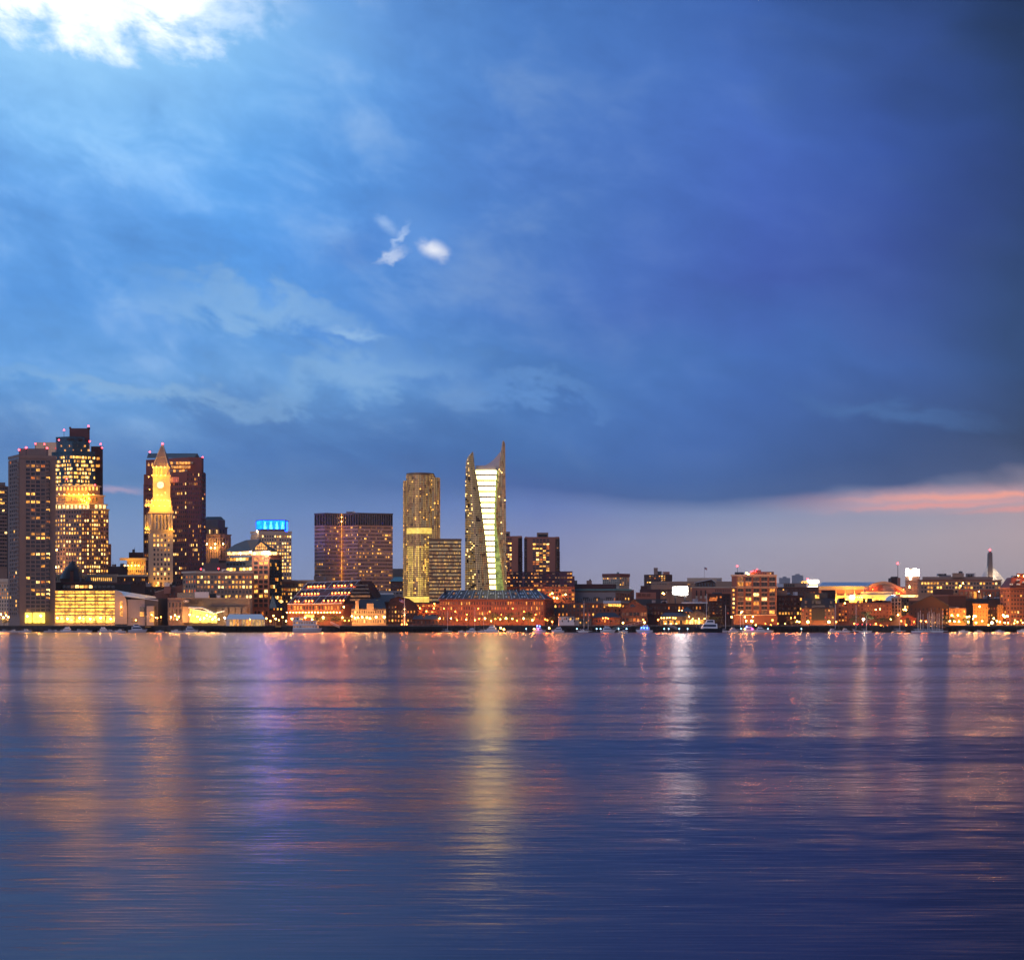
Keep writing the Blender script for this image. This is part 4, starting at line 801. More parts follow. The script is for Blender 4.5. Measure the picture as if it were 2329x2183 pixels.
b = Bld('gabled_brick_warehouse', 'dark brick gabled warehouse behind the floodlit flagpole', [(876, 956), (950, 958)], 1385, 'brick_dark', 24, roof='slate')
b.wall.raw([P(876, 1386, 956), P(950, 1386, 957.5), P(946, 1372, 957.5), P(930, 1361, 957.5), P(906, 1356, 957), P(888, 1362, 956.4)], [(0, 1, 2, 3, 4, 5)], 'brick_dark')
o = MB(); pf = [(872, 1388), (888, 1361), (906, 1355), (931, 1360), (948, 1372), (953, 1386)]
for (x0, y0), (x1, y1) in zip(pf, pf[1:]): o.quad(P(x0, y0, 955), P(x1, y1, 955), P(x1, y1, 985), P(x0, y0, 985), 'slate')
o.build('roof', b.t); b.face(0, (1376, 1416), 9, 4, x=(882, 946), fx=.4, fy=.5, lit=.25, pal='orange', mode='o'); b.done()
b = Bld('wharf_roofs_house', 'dark slate-roofed house between the hotel and the stone warehouse', [(845, 985), (902, 985)], 1368, 'brick_dark', 18, roof='slate')
o = MB(); o.raw([P(843, 1368, 984), P(904, 1368, 984), P(896, 1352, 996), P(856, 1352, 996), P(843, 1368, 1006), P(904, 1368, 1006)], [(0, 1, 2, 3), (3, 2, 5, 4), (0, 3, 4), (1, 5, 2)], 'slate'); o.build('hipped_roof', b.t); b.done()
b = Bld('quayside_shed', 'low brick quayside shed with twin slate roofs right of the flagpole', [(938, 946), (998, 946)], 1408, 'brick_dark', 12, roof='slate')
for a, c in ((937, 964), (962, 998)):
    o = MB(); o.raw([P(a, 1408, 945), P(c, 1408, 945), P(c - 4, 1399, 952), P(a + 6, 1399, 952), P(a, 1408, 958), P(c, 1408, 958)], [(0, 1, 2, 3), (3, 2, 5, 4), (0, 3, 4), (1, 5, 2)], 'slate_blue'); o.build('hipped_roof', b.t)
b.face(0, (1410, 1420), 7, 1, fx=.4, fy=.7, lit=.15); b.done()
b = Bld('red_lit_building', 'low building glowing red behind the quayside shed', [(946, 1000), (1000, 1000)], 1372, 'brick', 20)
b.face(0, (1374, 1402), 8, 4, fx=.75, fy=.45, lit=.5, pal='orange', st='h', mode='o'); b.bulbs([(988, 1373), (955, 1383), (987, 1383), (970, 1390)], 'bulb_orange', .8, 994); b.done()
# --- slate-roofed brick warehouse
b = Bld('slate_roofed_warehouse', 'long orange-lit brick warehouse with blue slate roof and skylights', [(999, 962), (1238, 958), (1258, 976)], 1363, 'brick', 26, roof='slate')
b.band(1361, 1364, 'brick_rose', .9)
b.face(0, (1366, 1412), 40, 4, x=(1000, 1236), fx=.36, fy=.58, lit=.24, pal='orange', mode='j', cap=280); b.face(1, (1367, 1412), 4, 4, fx=.34, fy=.5, lit=.1, pal='orange')
E = [P(997, 1363, 960), P(1239, 1363, 956), P(1260, 1363, 976), P(1260, 1363, 992), P(997, 1363, 992)]; R0, R1 = P(1016, 1342, 974), P(1222, 1342, 973)
o = MB(); o.raw(E + [R0, R1], [(0, 1, 6, 5), (1, 2, 3, 6), (6, 3, 4, 5), (0, 5, 4)], 'slate_blue'); o.build('hipped_roof', b.t)
def rs(u, v): return (E[0] * (1 - u) + E[1] * u) * (1 - v) + (R0 * (1 - u) + R1 * u) * v
for i in range(14): o = MB(); n = Vector((0, -.3, .3)); o.tube(rs(i / 13, 0) + n, rs(i / 13, 1) + n, .2, .2, 'white_roof', 4); o.build('fire_wall', b.t)
for i in range(13):
    for du in (.3, .62):
        for v in (.18, .55):
            if random.random() < .85:
                p = rs((i + du) / 13, v); n = Vector((0, -.35, .3)); a = rs((i + du + .16) / 13, v); c = rs((i + du + .16) / 13, v + .16); d = rs((i + du) / 13, v + .16)
                mm = 'white_roof' if random.random() < .55 else ('lit_dim' if random.random() < .6 else 'glass_blue'); o = MB(); o.raw([p + n, a + n, c + n, d + n, p, a, c, d], [(0, 1, 2, 3), (0, 4, 5, 1), (1, 5, 6, 2), (2, 6, 7, 3), (3, 7, 4, 0)], mm); o.build('skylight', b.t)
for i in range(9): p = rs((i + .5) / 9.3, 0); lampchild('lamp', 'bulb_orange', b.t, (p.x, p.y - 1.4, p.z - 6 - (i % 3) * 2), .5, .9)
b.block(1176, 1182, 1335, 1345, 968, 'brick_dark', 3, name='chimney'); b.block(1010, 1015, 1338, 1347, 968, 'brick_dark', 3, name='chimney'); b.done()

# --- right of the warehouse
b = Bld('grey_market_hall', 'long grey hall with dark roof and green eave behind the brick row', [(1303, 1130), (1400, 1128), (1432, 1140)], 1346, 'grey_wall', 26, roof='dark')
b.wall.prism(b.poly(pts=[(1306, 1136), (1396, 1134), (1402, 1138)], depth=16), b.top - .5, Z(1328, 1135), 'granite_dark', 'dark'); b.band(1339, 1343, 'copper_green', 1.4); b.band(1343.2, 1345.5, 'concrete_dark', .9)
b.face(0, (1359, 1368), 22, 1, fx=.45, fy=.7, lit=.25, pal='dim'); b.face(1, (1348, 1366), 5, 2, fx=.5, fy=.5, lit=.2, pal='orange', bm='brick')
for px in (1325, 1350, 1378): b.block(px, px + 14, 1358, 1360, 1126.5, 'slate', 1, name='hood')
b.block(1334, 1346, 1320, 1329, 1138, 'mauve_stone', 6); b.block(1340, 1344, 1317, 1320, 1138, 'dark', 4); b.block(1299, 1313, 1320, 1340, 1140, 'mauve_stone', 8); b.done()
b = Bld('white_hotel', 'pale flat-topped hotel with dark red parapet behind the grey hall', [(1371, 1500), (1408, 1492), (1431, 1500)], 1305, 'cream', 20)
b.band(1304.5, 1312, 'granite_red', .8); b.face(0, (1313, 1332), 8, 4, fx=.6, fy=.5, lit=.25, pal='orange', mode='o'); b.face(1, (1313, 1332), 4, 4, fx=.5, fy=.5, lit=.3, pal='orange', mode='o'); b.block(1403, 1408, 1301, 1305, 1500, 'copper_green', 3); b.done()
b = Bld('brown_corner_block', 'low red-brown block between the pale hotel and the brown clinic tower', [(1396, 1200), (1442, 1200)], 1341, 'brick', 20); b.face(0, (1346, 1362), 6, 2, fx=.5, fy=.4, lit=.2, pal='orange'); b.done()
b = Bld('wharf_brick_row', 'low red brick wharf building behind white dock house', [(1259, 1005), (1430, 1008)], 1371, 'brick', 18)
b.face(0, (1374, 1402), 20, 3, fx=.4, fy=.6, lit=.26, pal='orange', mode='o', cap=70); b.block(1372, 1412, 1366, 1372, 1000, 'white_roof', 6, name='skylight_roof')
for i in range(8): b.block(1373 + i * 5, 1377.4 + i * 5, 1373.5, 1379, 1003.5, 'lit_yellow' if i > 1 else 'lit_dim', .6, name='lit_window')
b.done()
t = thing('dock_house', 'white two-level dock house on piles left of the gabled boathouse', 'building', (X(1305, 945), 945, 1.5)); Y = 942
for x0, x1, y0, y1, mm in ((1271, 1306, 1402, 1424, 'white_paint'), (1293, 1317, 1405, 1424, 'grey_wall'), (1316, 1346, 1408, 1424, 'slate_blue')): o = MB(); o.box(X(x0, Y), X(x1, Y), Y + (x0 - 1271) * .03, Y + 9, Z(y1, Y), Z(y0, Y), mm); o.box(X(x0 - 1, Y), X(x1 + 1, Y), Y - .6, Y + 9.4, Z(y0, Y), Z(y0, Y) + .4, 'roof_grey'); o.build('wall', t)
for i in range(15): px = 1273 + i * 4.6; py = 1405 + (i % 3 == 1) * 5 + (px > 1315) * 4; o = MB(); o.box(X(px, Y), X(px + 2.4, Y), Y - .3 , Y + .4, Z(py + 4, Y), Z(py, Y), random.choice(['lit_gold', 'glass_dark', 'lit_orange', 'lit_yellow', 'glass_dark'])); o.build('window', t)
for i in range(9): p = P(1272 + i * 9, 1424, Y); o = MB(); o.tube((p.x, Y, -1), (p.x, Y, p.z), .3, .3, 'timber_dark'); o.build('pile', t)
b = Bld('hip_roofed_boat_shed', 'low shed with dark hipped roof and red lamps by the marina', [(1348, 948), (1410, 948)], 1404, 'brick_brown', 14, roof='slate')
o = MB(); o.raw([P(1345, 1404, 946), P(1413, 1404, 946), P(1398, 1393, 955), P(1362, 1393, 955), P(1345, 1404, 964), P(1413, 1404, 964)], [(0, 1, 2, 3), (3, 2, 5, 4), (0, 3, 4), (1, 5, 2)], 'slate'); o.build('hipped_roof', b.t); b.face(0, (1406, 1418), 10, 1, fx=.4, fy=.5, lit=.3, pal='orange', mode='o'); b.bulbs([(1371, 1405.5), (1377.5, 1405), (1383, 1406)], 'bulb_orange', .6, 944); b.done()
def gabled(name, label, x0, x1, xa, ya, ye, Y, m, roof, face_kw, depth=24, cat='building'):
    """house with its gable towards the water"""
    b = Bld(name, label, [(x0, Y), (x1, Y)], ye, m, depth, cat=cat, roof=roof)
    b.wall.raw([P(x0, ye + .3, Y), P(x1, ye + .3, Y), P(xa, ya + .6, Y)], [(0, 1, 2)], m)
    o = MB()
    for (ax, ay), (cx, cy) in (((x0 - 2, ye + 1.5), (xa, ya)), ((xa, ya), (x1 + 2, ye + 1.5))):
        q = [P(ax, ay, Y - 1), P(cx, cy, Y - 1), P(cx, cy, Y + depth), P(ax, ay, Y + depth)]; d = Vector((0, 0, -.5)); o.raw(q + [v + d for v in q], [(0, 1, 2, 3), (7, 6, 5, 4), (0, 4, 5, 1), (1, 5, 6, 2), (2, 6, 7, 3), (3, 7, 4, 0)], roof)
    o.build('gabled_roof', b.t)
    if face_kw: b.face(0, **face_kw)
    return b
b = gabled('gabled_boathouse', 'brown gabled boathouse with half-round window left of the marina restaurant', 1414, 1472, 1442, 1361, 1383, 958, 'brick_brown', 'slate', dict(y=(1390, 1416), nx=7, ny=2, fx=.7, fy=.6, lit=.2, pal='dim', mode='o'))
o = MB(); o.raw([P(1433 + 6 * (1 - math.cos(a)), 1380 - 6 * math.sin(a), 957.4) for a in [math.pi * i / 10 for i in range(11)]], [tuple(range(11))], 'glass_blue'); o.build('lunette_window', b.t); b.done()
b = Bld('brown_clinic_tower', 'square brown tower with stack on its roof in the far middle distance', [(1465, 1600), (1514, 1592), (1529, 1600)], 1306, 'brick_brown', 24)
b.face(0, (1308, 1331), 9, 5, fx=.62, fy=.45, lit=.2, rows={0: .55}, mode='o'); b.block(1487, 1496, 1291, 1308, 1604, 'mauve_stone', 6, name='stack'); b.block(1496, 1505, 1299, 1308, 1604, 'slate', 6); b.block(1507, 1523, 1300, 1308, 1606, 'brick_rose', 8, name='penthouse'); b.done()
b = Bld('dark_pitched_block', 'dark low roofs left of the bright billboard', [(1455, 1180), (1502, 1180)], 1340, 'granite_dark', 20, roof='slate'); b.block(1457, 1472, 1332, 1342, 1186, 'granite_dark', 10); b.done()
b = Bld('pink_panel_block', 'pink low block with three brick panels in the middle distance', [(1446, 1090), (1492, 1090)], 1347, 'brick_rose', 16)
for i in range(3): b.block(1449.5 + i * 10.5, 1458 + i * 10.5, 1349.5, 1356, 1089, 'brick', .8, name='panel')
b.done()
b = Bld('tan_terminal_block', 'broad tan block behind the bright billboard', [(1480, 1300), (1584, 1300)], 1323, 'tan', 30); b.face(0, (1326, 1345), 30, 4, fx=.5, fy=.45, lit=.08); b.block(1482, 1530, 1332, 1340, 1285, 'tan', 10); b.bulbs([(1507.5, 1349), (1510, 1350)], 'bulb_amber', 1.2, 1255); b.done()
t = thing('billboard', 'glaring white illuminated billboard above the dark rooftops', 'billboard', (X(1547, 1150), 1150, G)); Y = 1150
o = MB(); o.raw([P(1530, 1335, Y), P(1547, 1334, Y + 1), P(1564, 1333.5, Y), P(1564, 1353, Y), P(1547, 1353.5, Y + 1), P(1530, 1350, Y)], [(0, 1, 4, 5), (1, 2, 3, 4)], 'lit_billboard'); o.build('screen', t)
o = MB(); o.box(X(1529, Y), X(1565, Y), Y + 1.2, Y + 3, Z(1354, Y), Z(1333, Y), 'grey_dark'); o.build('frame', t)
for px in (1536, 1558): o = MB(); o.tube((X(px, Y), Y + 2, G), P(px, 1354, Y + 2), .5, .5, 'grey_dark'); o.build('leg', t)
b = Bld('flat_tan_hall', 'wide flat-roofed tan hall behind the pedimented block', [(1500, 1420), (1664, 1420)], 1322, 'tan', 30); b.block(1563, 1642, 1314, 1324, 1425, 'cream', 18, name='upper_storey'); b.block(1630, 1640, 1317, 1321, 1424.6, 'grey_wall', .6); b.done()
b = gabled('pedimented_block', 'block with pale pitched roof and dark columns in the middle distance', 1581, 1627, 1618, 1316.5, 1323, 1250, 'brick_dark', 'white_roof', dict(y=(1325, 1336), nx=7, ny=1, fx=.6, fy=.9, lit=.0, dark='glass_blue'), 16); b.done()
b = Bld('notched_tan_block', 'tan block with narrow dark slots below the pedimented block', [(1573, 1180), (1664, 1182)], 1336, 'brick_rose', 20); b.band(1334.5, 1337, 'cream', .8)
for px in (1583, 1593, 1603): b.block(px, px + 2.6, 1342, 1361, 1178.5, 'dark', .7, name='slot'); b.block(px - 1, px + 3.6, 1355, 1361, 1178, 'cream', .6, name='slot_base')
b.face(0, (1338, 1348), 14, 1, x=(1626, 1662), fx=.5, fy=.6, lit=.0); b.done()
t = thing('flagpole', 'thin flagpole with small flag on the far flat roof', 'flagpole', (X(1602, 1425), 1425, Z(1314, 1425))); o = MB(); o.tube(P(1602, 1314, 1425), P(1602, 1289, 1425), .22, .14, 'white_paint'); o.build('pole', t)
def flag(t, px, py, Y, w, h):
    """striped flag with a blue corner, hanging in folds"""
    for k, mm in ((0, 'red_cloth'), (1, 'white_paint')):
        o = MB()
        for s in range(7):
            if s % 2 != k: continue
            for i in range(6):
                def pt(u, v): return (X(px, Y) + u * w, Y + .25 * math.sin(u * 7), Z(py, Y) - v * h - u * h * .55)
                o.quad(pt(i / 6, s / 7), pt((i + 1) / 6, s / 7), pt((i + 1) / 6, (s + 1) / 7), pt(i / 6, (s + 1) / 7), mm)
        f = o.build('flag', t) if k == 0 else o.build('white_stripes', f, base=origin(t))
    o = MB(); o.raw([(X(px, Y), Y - .15, Z(py, Y)), (X(px, Y) + w * .42, Y - .15, Z(py, Y) - h * .23), (X(px, Y) + w * .42, Y - .15, Z(py, Y) - h * .75), (X(px, Y), Y - .15, Z(py, Y) - h * .53)], [(0, 1, 2, 3)], 'blue_cloth'); o.build('canton', f, base=origin(t))
flag(t, 1602.3, 1289.5, 1425, 2.6, 2.0)
b = Bld('dark_row_houses', 'dark brick row houses with lit windows left of the brick condominium', [(1610, 985), (1668, 985)], 1350, 'brick_dark', 20); b.face(0, (1354, 1398), 7, 6, fx=.5, fy=.5, lit=.3, pal='orange', mode='o', cap=60); b.block(1620, 1642, 1347, 1352, 990, 'slate_blue', 8)
for x0, y0 in ((1612, 1360),): o = MB(); o.raw([P(x0, 1366, 980), P(x0 + 18, 1366, 980), P(x0 + 20, 1358, 985), P(x0 + 3, 1358, 985)], [(0, 1, 2, 3)], 'lit_orange'); o.build('lit_awning', b.t)
b.done()
b = Bld('low_dark_row', 'low dark terrace with pale flat roof behind the marina restaurant', [(1470, 990), (1612, 992)], 1372, 'brick_dark', 20); b.face(0, (1376, 1400), 18, 2, fx=.4, fy=.5, lit=.16, pal='orange', mode='o'); b.block(1550, 1614, 1369, 1373, 992, 'white_roof', 10, 'white_roof'); b.block(1442, 1516, 1362, 1376, 1004, 'slate', 12); b.rooftop(1450, 1600, 1369, 992, 10); b.done()
# --- marina restaurant
b = gabled('marina_restaurant', 'slate-roofed marina restaurant with brightly lit ground floor on the water', 1560, 1612, 1586, 1387, 1400, 944, 'grey_dark', 'slate_blue', dict(y=(1408, 1420), nx=13, ny=1, fx=.86, fy=.8, lit=.97, pal='yellow', mode='o'), 16)
o = MB(); Y = 945; o.raw([P(1500, 1402, Y), P(1562, 1402, Y), P(1562, 1393, Y + 8), P(1512, 1393, Y + 8), P(1500, 1402, Y + 16), P(1562, 1402, Y + 16)], [(0, 1, 2, 3), (3, 2, 5, 4), (0, 3, 4), (1, 5, 2)], 'slate_blue'); o.raw([P(1548, 1391, 950), P(1578, 1391, 950), P(1563, 1380, 956), P(1548, 1391, 962), P(1578, 1391, 962)], [(0, 1, 2), (0, 2, 3), (1, 4, 2), (3, 2, 4)], 'slate_blue'); o.build('side_roof', b.t)
b.block(1502, 1561, 1402, 1421, 947, 'grey_dark', 10, name='side_hall')
for i in range(12): b.block(1504 + i * 4.8, 1507.4 + i * 4.8, 1411, 1419, 946.4, 'lit_gold' if i % 3 else 'glass_dark', .4, name='window')
for i in range(2): b.block(1581 + i * 8, 1586 + i * 8, 1394, 1399, 943.6, 'glass_blind', .4, name='gable_window')
b.bulbs([(1504, 1405), (1510, 1405), (1517, 1405), (1523, 1404.5), (1531, 1405), (1536, 1405.5), (1567, 1402), (1544.5, 1388), (1550.5, 1388), (1575, 1407), (1589, 1407), (1602, 1407), (1513, 1418), (1526, 1418), (1538, 1418)], 'bulb_amber', .5, 942)
for i in range(14): p = P(1503 + i * 8, 1421, 943); o = MB(); o.tube((p.x, 942, -1), (p.x, 942, G), .3, .3, 'timber_dark'); o.build('pile', b.t)
b.done()
# --- brick condominium with big square windows
b = Bld('brick_condominium', 'brick condominium with large square pale-framed windows facing the marina', [(1664, 965), (1675, 958), (1766, 960)], 1309, 'brick', 24)
b.band(1306.5, 1310, 'cream', .6)
b.face(1, (1311, 1334), 5, 2, x=(1675, 1765), fx=.80, fy=.84, lit=.42, mode='f', pal='warm', bm='cream', pm='brick'); b.face(1, (1337, 1397), 5, 6, x=(1675, 1765), fx=.76, fy=.76, lit=.34, mode='f', pal='warm', bm='tan', pm='brick')
for i in range(5): b.block(1676.5 + i * 18 - 1.4, 1676.5 + i * 18 + .6, 1337, 1398, 956.6, 'brick', 1, name='brick_pier')
b.face(0, (1337, 1397), 1, 6, fx=.5, fy=.5, lit=.95, pal='yellow', mode='o'); b.band(1334, 1337, 'tan', .9); b.block(1668, 1768, 1398, 1420, 954, 'brick_brown', 10, name='podium'); b.block(1670, 1766, 1397.5, 1399, 953, 'cream', 10)
b.block(1671, 1692, 1301, 1309, 966, 'slate', 10, name='penthouse'); b.beacons([(1677, 1287)], 966, .9, 5); b.bulbs([(1685, 1393), (1694, 1403), (1712, 1402)], 'bulb_amber', .8, 950); b.done()
b = Bld('distant_hospital_tower', 'distant pink tower with red beacons behind the brick condominium', [(1707, 1700), (1760, 1700)], 1300, 'brick_rose', 24); b.block(1714, 1731, 1296, 1301, 1704, 'brick_rose', 12); b.face(0, (1301, 1312), 10, 2, fx=.5, fy=.5, lit=.3); b.beacons([(1709, 1300.5), (1713, 1299), (1718, 1299), (1722, 1295)], 1696, 1.2, 2); b.bulbs([(1698, 1303), (1702, 1306)], 'bulb_amber', 1.6, 1696); b.done()
# --- brick blocks right of the condominium
b = Bld('brown_terrace_block', 'long low brown block left of the floodlit drum', [(1764, 1120), (1862, 1120)], 1335, 'brick_brown', 24); b.face(0, (1338, 1350), 14, 2, fx=.4, fy=.4, lit=.15, pal='orange'); b.block(1782, 1834, 1326, 1336, 1130, 'mauve_stone', 12, name='upper_storey'); b.face(0, (1326, 1326.5), 1, 1, lit=0); b.block(1764, 1782, 1327, 1336, 1134, 'white_roof', 8)
for i in range(6): b.block(1784 + i * 4, 1786.8 + i * 4, 1328, 1334, 1129, 'glass_dark', .8, name='window')
b.done()
b = Bld('dark_brick_block', 'dark brick block with lit lower windows right of the brick condominium', [(1767, 985), (1828, 985)], 1354, 'brick_dark', 22)
b.face(0, (1357, 1400), 8, 4, x=(1770, 1825), fx=.6, fy=.5, lit=.12, rows={3: .75}, pal='warm', mode='o'); b.block(1767, 1790, 1342, 1355, 990, 'tan', 8, name='roof_pavilion'); b.block(1804, 1814, 1346, 1355, 992, 'white_roof', 5); b.rooftop(1790, 1826, 1354, 985, 6); b.done()
t = thing('floodlit_drum', 'glowing yellow-white drum-topped pavilion above the dark blocks', 'building', (X(1842, 1240), 1240, G)); Y = 1240
o = MB(); cxx = X(1849, Y); o.lathe(cxx, Y, [(X(1861, Y) - cxx, G), (X(1861, Y) - cxx, Z(1335, Y))], 'brick_brown', 16); o.lathe(cxx, Y, [(X(1859, Y) - cxx, Z(1335, Y)), (X(1859, Y) - cxx, Z(1327, Y))], 'cream', 16); o.build('base_wall', t)
o = MB(); o.lathe(cxx, Y, [(X(1861, Y) - cxx, Z(1326.5, Y)), (X(1862, Y) - cxx, Z(1325, Y)), (X(1862, Y) - cxx, Z(1320, Y)), (X(1861, Y) - cxx, Z(1319, Y))], 'lit_pale', 20); o.build('light_drum', t)
o = MB(); o.box(X(1821, Y), X(1840, Y), Y - 2, Y + 8, Z(1327, Y), Z(1321, Y), 'cream'); o.build('side_wing', t)
for i in range(6): lampchild('floodlight', 'bulb_yellow', t, P(1840 + i * 3.6, 1333, Y - 9), .8, 2)
lampchild('floodlight', 'flood', t, P(1828, 1327, Y - 5), .8, 2)
child('beacon', unit('globe', 'bulb_red'), t, P(1837, 1317, Y), 0, (1.6,) * 3)
b = Bld('mansard_building', 'dark building with steep slate mansard and two wall lamps on the quay', [(1822, 952), (1898, 952)], 1382, 'brick_brown', 20, roof='slate')
b.face(0, (1384, 1408), 9, 3, fx=.42, fy=.52, lit=.3, pal='orange', mode='o')
o = MB(); o.raw([P(1820, 1382, 951), P(1900, 1382, 951), P(1896, 1361, 955), P(1825, 1361, 955), P(1820, 1382, 974), P(1900, 1382, 974), P(1896, 1361, 970), P(1825, 1361, 970)], [(0, 1, 2, 3), (1, 5, 6, 2), (2, 6, 7, 3), (0, 3, 7, 4)], 'slate'); o.build('mansard_roof', b.t)
b.block(1832, 1882, 1348, 1362, 956, 'slate', 10, name='penthouse')
for x0, y0, w_, mm in ((1854, 1353, 4, 'lit_yellow'), (1859, 1353, 4, 'lit_yellow'), (1830, 1366, 6, 'glass_blind'), (1847, 1366, 4, 'slate_blue'), (1855, 1366, 12, 'slate_blue'), (1888, 1366, 5, 'glass_blind'), (1830, 1377, 4, 'glass_blind'), (1846, 1376, 30, 'slate_blue'), (1886, 1376, 8, 'slate_blue')): b.block(x0, x0 + w_, y0, y0 + 7, 951.3, mm, 5, name='dormer_window')
b.block(1846, 1876, 1384, 1410, 950.6, 'dark', 1); b.bulbs([(1837, 1414), (1884.5, 1414)], 'bulb_yellow', 1.3, 948); b.done()
b = Bld('dark_back_block', 'dark flat block right behind the slate mansard building', [(1868, 1010), (1900, 1010)], 1342, 'brick_dark', 22); b.face(0, (1345, 1358), 8, 2, fx=.4, fy=.4, lit=.1); b.done()

# --- arena with arched end
t = thing('arena', 'huge arena with pale curved roof and orange floodlit arched end', 'arena', (X(1960, 1500), 1500, G)); Y = 1480
o = MB(); o.box(X(1862, Y), X(2060, Y), Y + 2, Y + 80, G, Z(1334, Y), 'tan'); o.box(X(1862, Y), X(1986, Y), Y, Y + 3, Z(1341, Y), Z(1332.5, Y), 'cream'); o.box(X(1896, Y), X(2062, Y), Y - 3, Y + 1.8, G, Z(1354, Y), 'cream'); o.box(X(1862, Y), X(2000, Y), Y - .3, Y + 1.9, Z(1354, Y), Z(1341, Y), 'brick_rose'); o.build('wall', t)
for i in range(14):
    x0, x1 = 1863 + i * 9.2, 1863 + (i + 1) * 9.2; o = MB(); o.hexa([P(x0, 1333.5, Y - 1), P(x1, 1333.5, Y - 1), P(x1 + 6, 1324.5, Y + 70), P(x0 + 6, 1325, Y + 70), P(x0, 1332.7, Y - 1), P(x1 - .5, 1332.7, Y - 1), P(x1 + 5.6, 1323.6, Y + 70), P(x0 + 6, 1324, Y + 70)], 'white_roof'); o.build('roof_panel', t)
def arch(s): return P(1977 + 84 * s, 1342 - 18.5 * math.sin(math.pi * (.12 + .80 * s)) + 12 * s * s, Y - 4)
o = MB(); A_ = [arch(i / 20) for i in range(21)]
for a, c in zip(A_, A_[1:]):
    u_ = Vector((0, 0, 1.6)); dd = Vector((0, 8, 0)); o.raw([a - u_, c - u_, c + u_, a + u_, a - u_ + dd, c - u_ + dd, c + u_ + dd, a + u_ + dd], [(0, 1, 2, 3), (3, 2, 6, 7), (0, 4, 5, 1), (4, 7, 6, 5)], 'tan')
o.build('arch_rim', t)
o = MB(); o.raw([v + Vector((0, 3, 0)) for v in A_] + [P(2061, 1356, Y - 1), P(1979, 1356, Y - 1)], [tuple(range(23))], 'brick_rose'); o.build('end_wall', t)
for i in range(9): px = 2009 + i * 3; o = MB(); o.tube(P(px, 1350, Y - 3), P(px, 1329 + abs(i - 3) * .6, Y - 3), .5, .5, 'cream', 6); o.build('column', t)
for i in range(4): px = 1898 + i * 21; o = MB(); o.box(X(px, Y), X(px + 4, Y), Y - 4, Y + 1, G, Z(1349, Y), 'cream'); o.box(X(px + 1, Y), X(px + 2, Y), Y - 4, Y - 3, Z(1349, Y), Z(1337, Y), 'cream'); o.build('buttress', t)
o = MB(); o.lathe(X(1999, Y), Y + 2, [(22, Z(1366, Y)), (22, Z(1353, Y)), (19, Z(1352, Y)), (19, Z(1346, Y))], 'cream', 24); o.build('rotunda', t)
for i in range(8): child('lit_sign', unit('box', 'lit_red'), t, P(1979 + i * 3.2, 1343.5, Y - 8), 0, (1.2, .4, .7))
o = MB(); o.box(X(1932, Y), X(1939, Y), Y - 6, Y - 5, Z(1362, Y), Z(1354, Y), 'lit_pale'); o.box(X(2013, Y), X(2020, Y), Y - 26, Y - 25, Z(1362, Y), Z(1354, Y), 'lit_pale'); o.build('light_box', t)
for px, py, s, d in [(1900, 1364, 1.2, -8), (1915, 1364, 1.2, -8), (1925, 1363, 1.2, -8), (1945, 1358, 1.2, -10), (1950, 1358, 1.2, -10), (1955, 1358, 1.2, -10), (1960, 1358, 1.2, -10), (1970, 1366, 1.4, -24), (1985, 1364, 1.6, -30), (2000, 1365, 1.6, -30), (2015, 1364, 1.4, -28), (1985, 1349, 1.3, -6), (1995, 1349, 1.3, -6), (2010, 1350, 1.3, -7), (2020, 1350, 1.3, -7), (2030, 1350, 1.4, -7), (2045, 1350, 1.2, -7), (1985, 1340, .9, -6), (2055, 1340, .9, -7)]: lampchild('floodlight', 'bulb_orange' if py < 1352 else 'flood', t, P(px, py, Y + d), s * .55, 8.0)
t = thing('radio_mast', 'thin mast with red light on a dark roof behind the arena', 'mast', (X(2042, 1560), 1560, G)); o = MB(); o.tube((X(2042, 1560), 1560, G), P(2042, 1282, 1560), .6, .25, 'grey_dark'); o.build('pole', t); o = MB(); o.box(X(2028, 1560), X(2047, 1560), 1562, 1574, G, Z(1314, 1560), 'brick_dark'); o.box(X(2031, 1560), X(2044, 1560), 1562, 1570, Z(1314, 1560), Z(1311, 1560), 'dark'); o.box(X(2040, 1560), X(2045, 1560), 1555, 1559, G, Z(1314, 1560), 'brick_rose'); o.build('base_block', t); child('beacon', unit('globe', 'bulb_red'), t, P(2042, 1281, 1560), 0, (1.7,) * 3)
b = Bld('floodlit_stepped_tower', 'pale stepped tower with four glaring white panels on top', [(2059, 1500), (2092, 1500)], 1310, 'mauve_stone', 20)
for x0, x1, y0, y1 in ((2060, 2067, 1293, 1309), (2068.5, 2074, 1298, 1312), (2076, 2085, 1293, 1309), (2087.5, 2091, 1294, 1309), (2069.5, 2072, 1312, 1318)): b.block(x0, x1, y0, y1, 1499, 'lit_pale', 1, name='light_panel')
b.block(2064, 2090, 1294, 1311, 1502, 'tan', 8, name='crown'); b.face(0, (1320, 1346), 9, 4, fx=.4, fy=.4, lit=.12); b.bulbs([(2068, 1333), (2068, 1336)], 'bulb_amber', 1.2, 1490); b.done()
b = Bld('long_tan_block', 'long tan apartment block with rooftop plant below the bridge pylon', [(2088, 1240), (2277, 1242)], 1320, 'tan', 30); b.band(1318.5, 1320.5, 'brick', .8)
b.face(0, (1322, 1350), 26, 3, x=(2094, 2276), fx=.66, fy=.55, lit=.14, mode='o', cells={(1, 0): 'lit_yellow', (2, 0): 'lit_yellow', (3, 0): 'lit_gold', (2, 1): 'lit_gold', (3, 1): 'lit_gold', (3, 2): 'lit_yellow'})
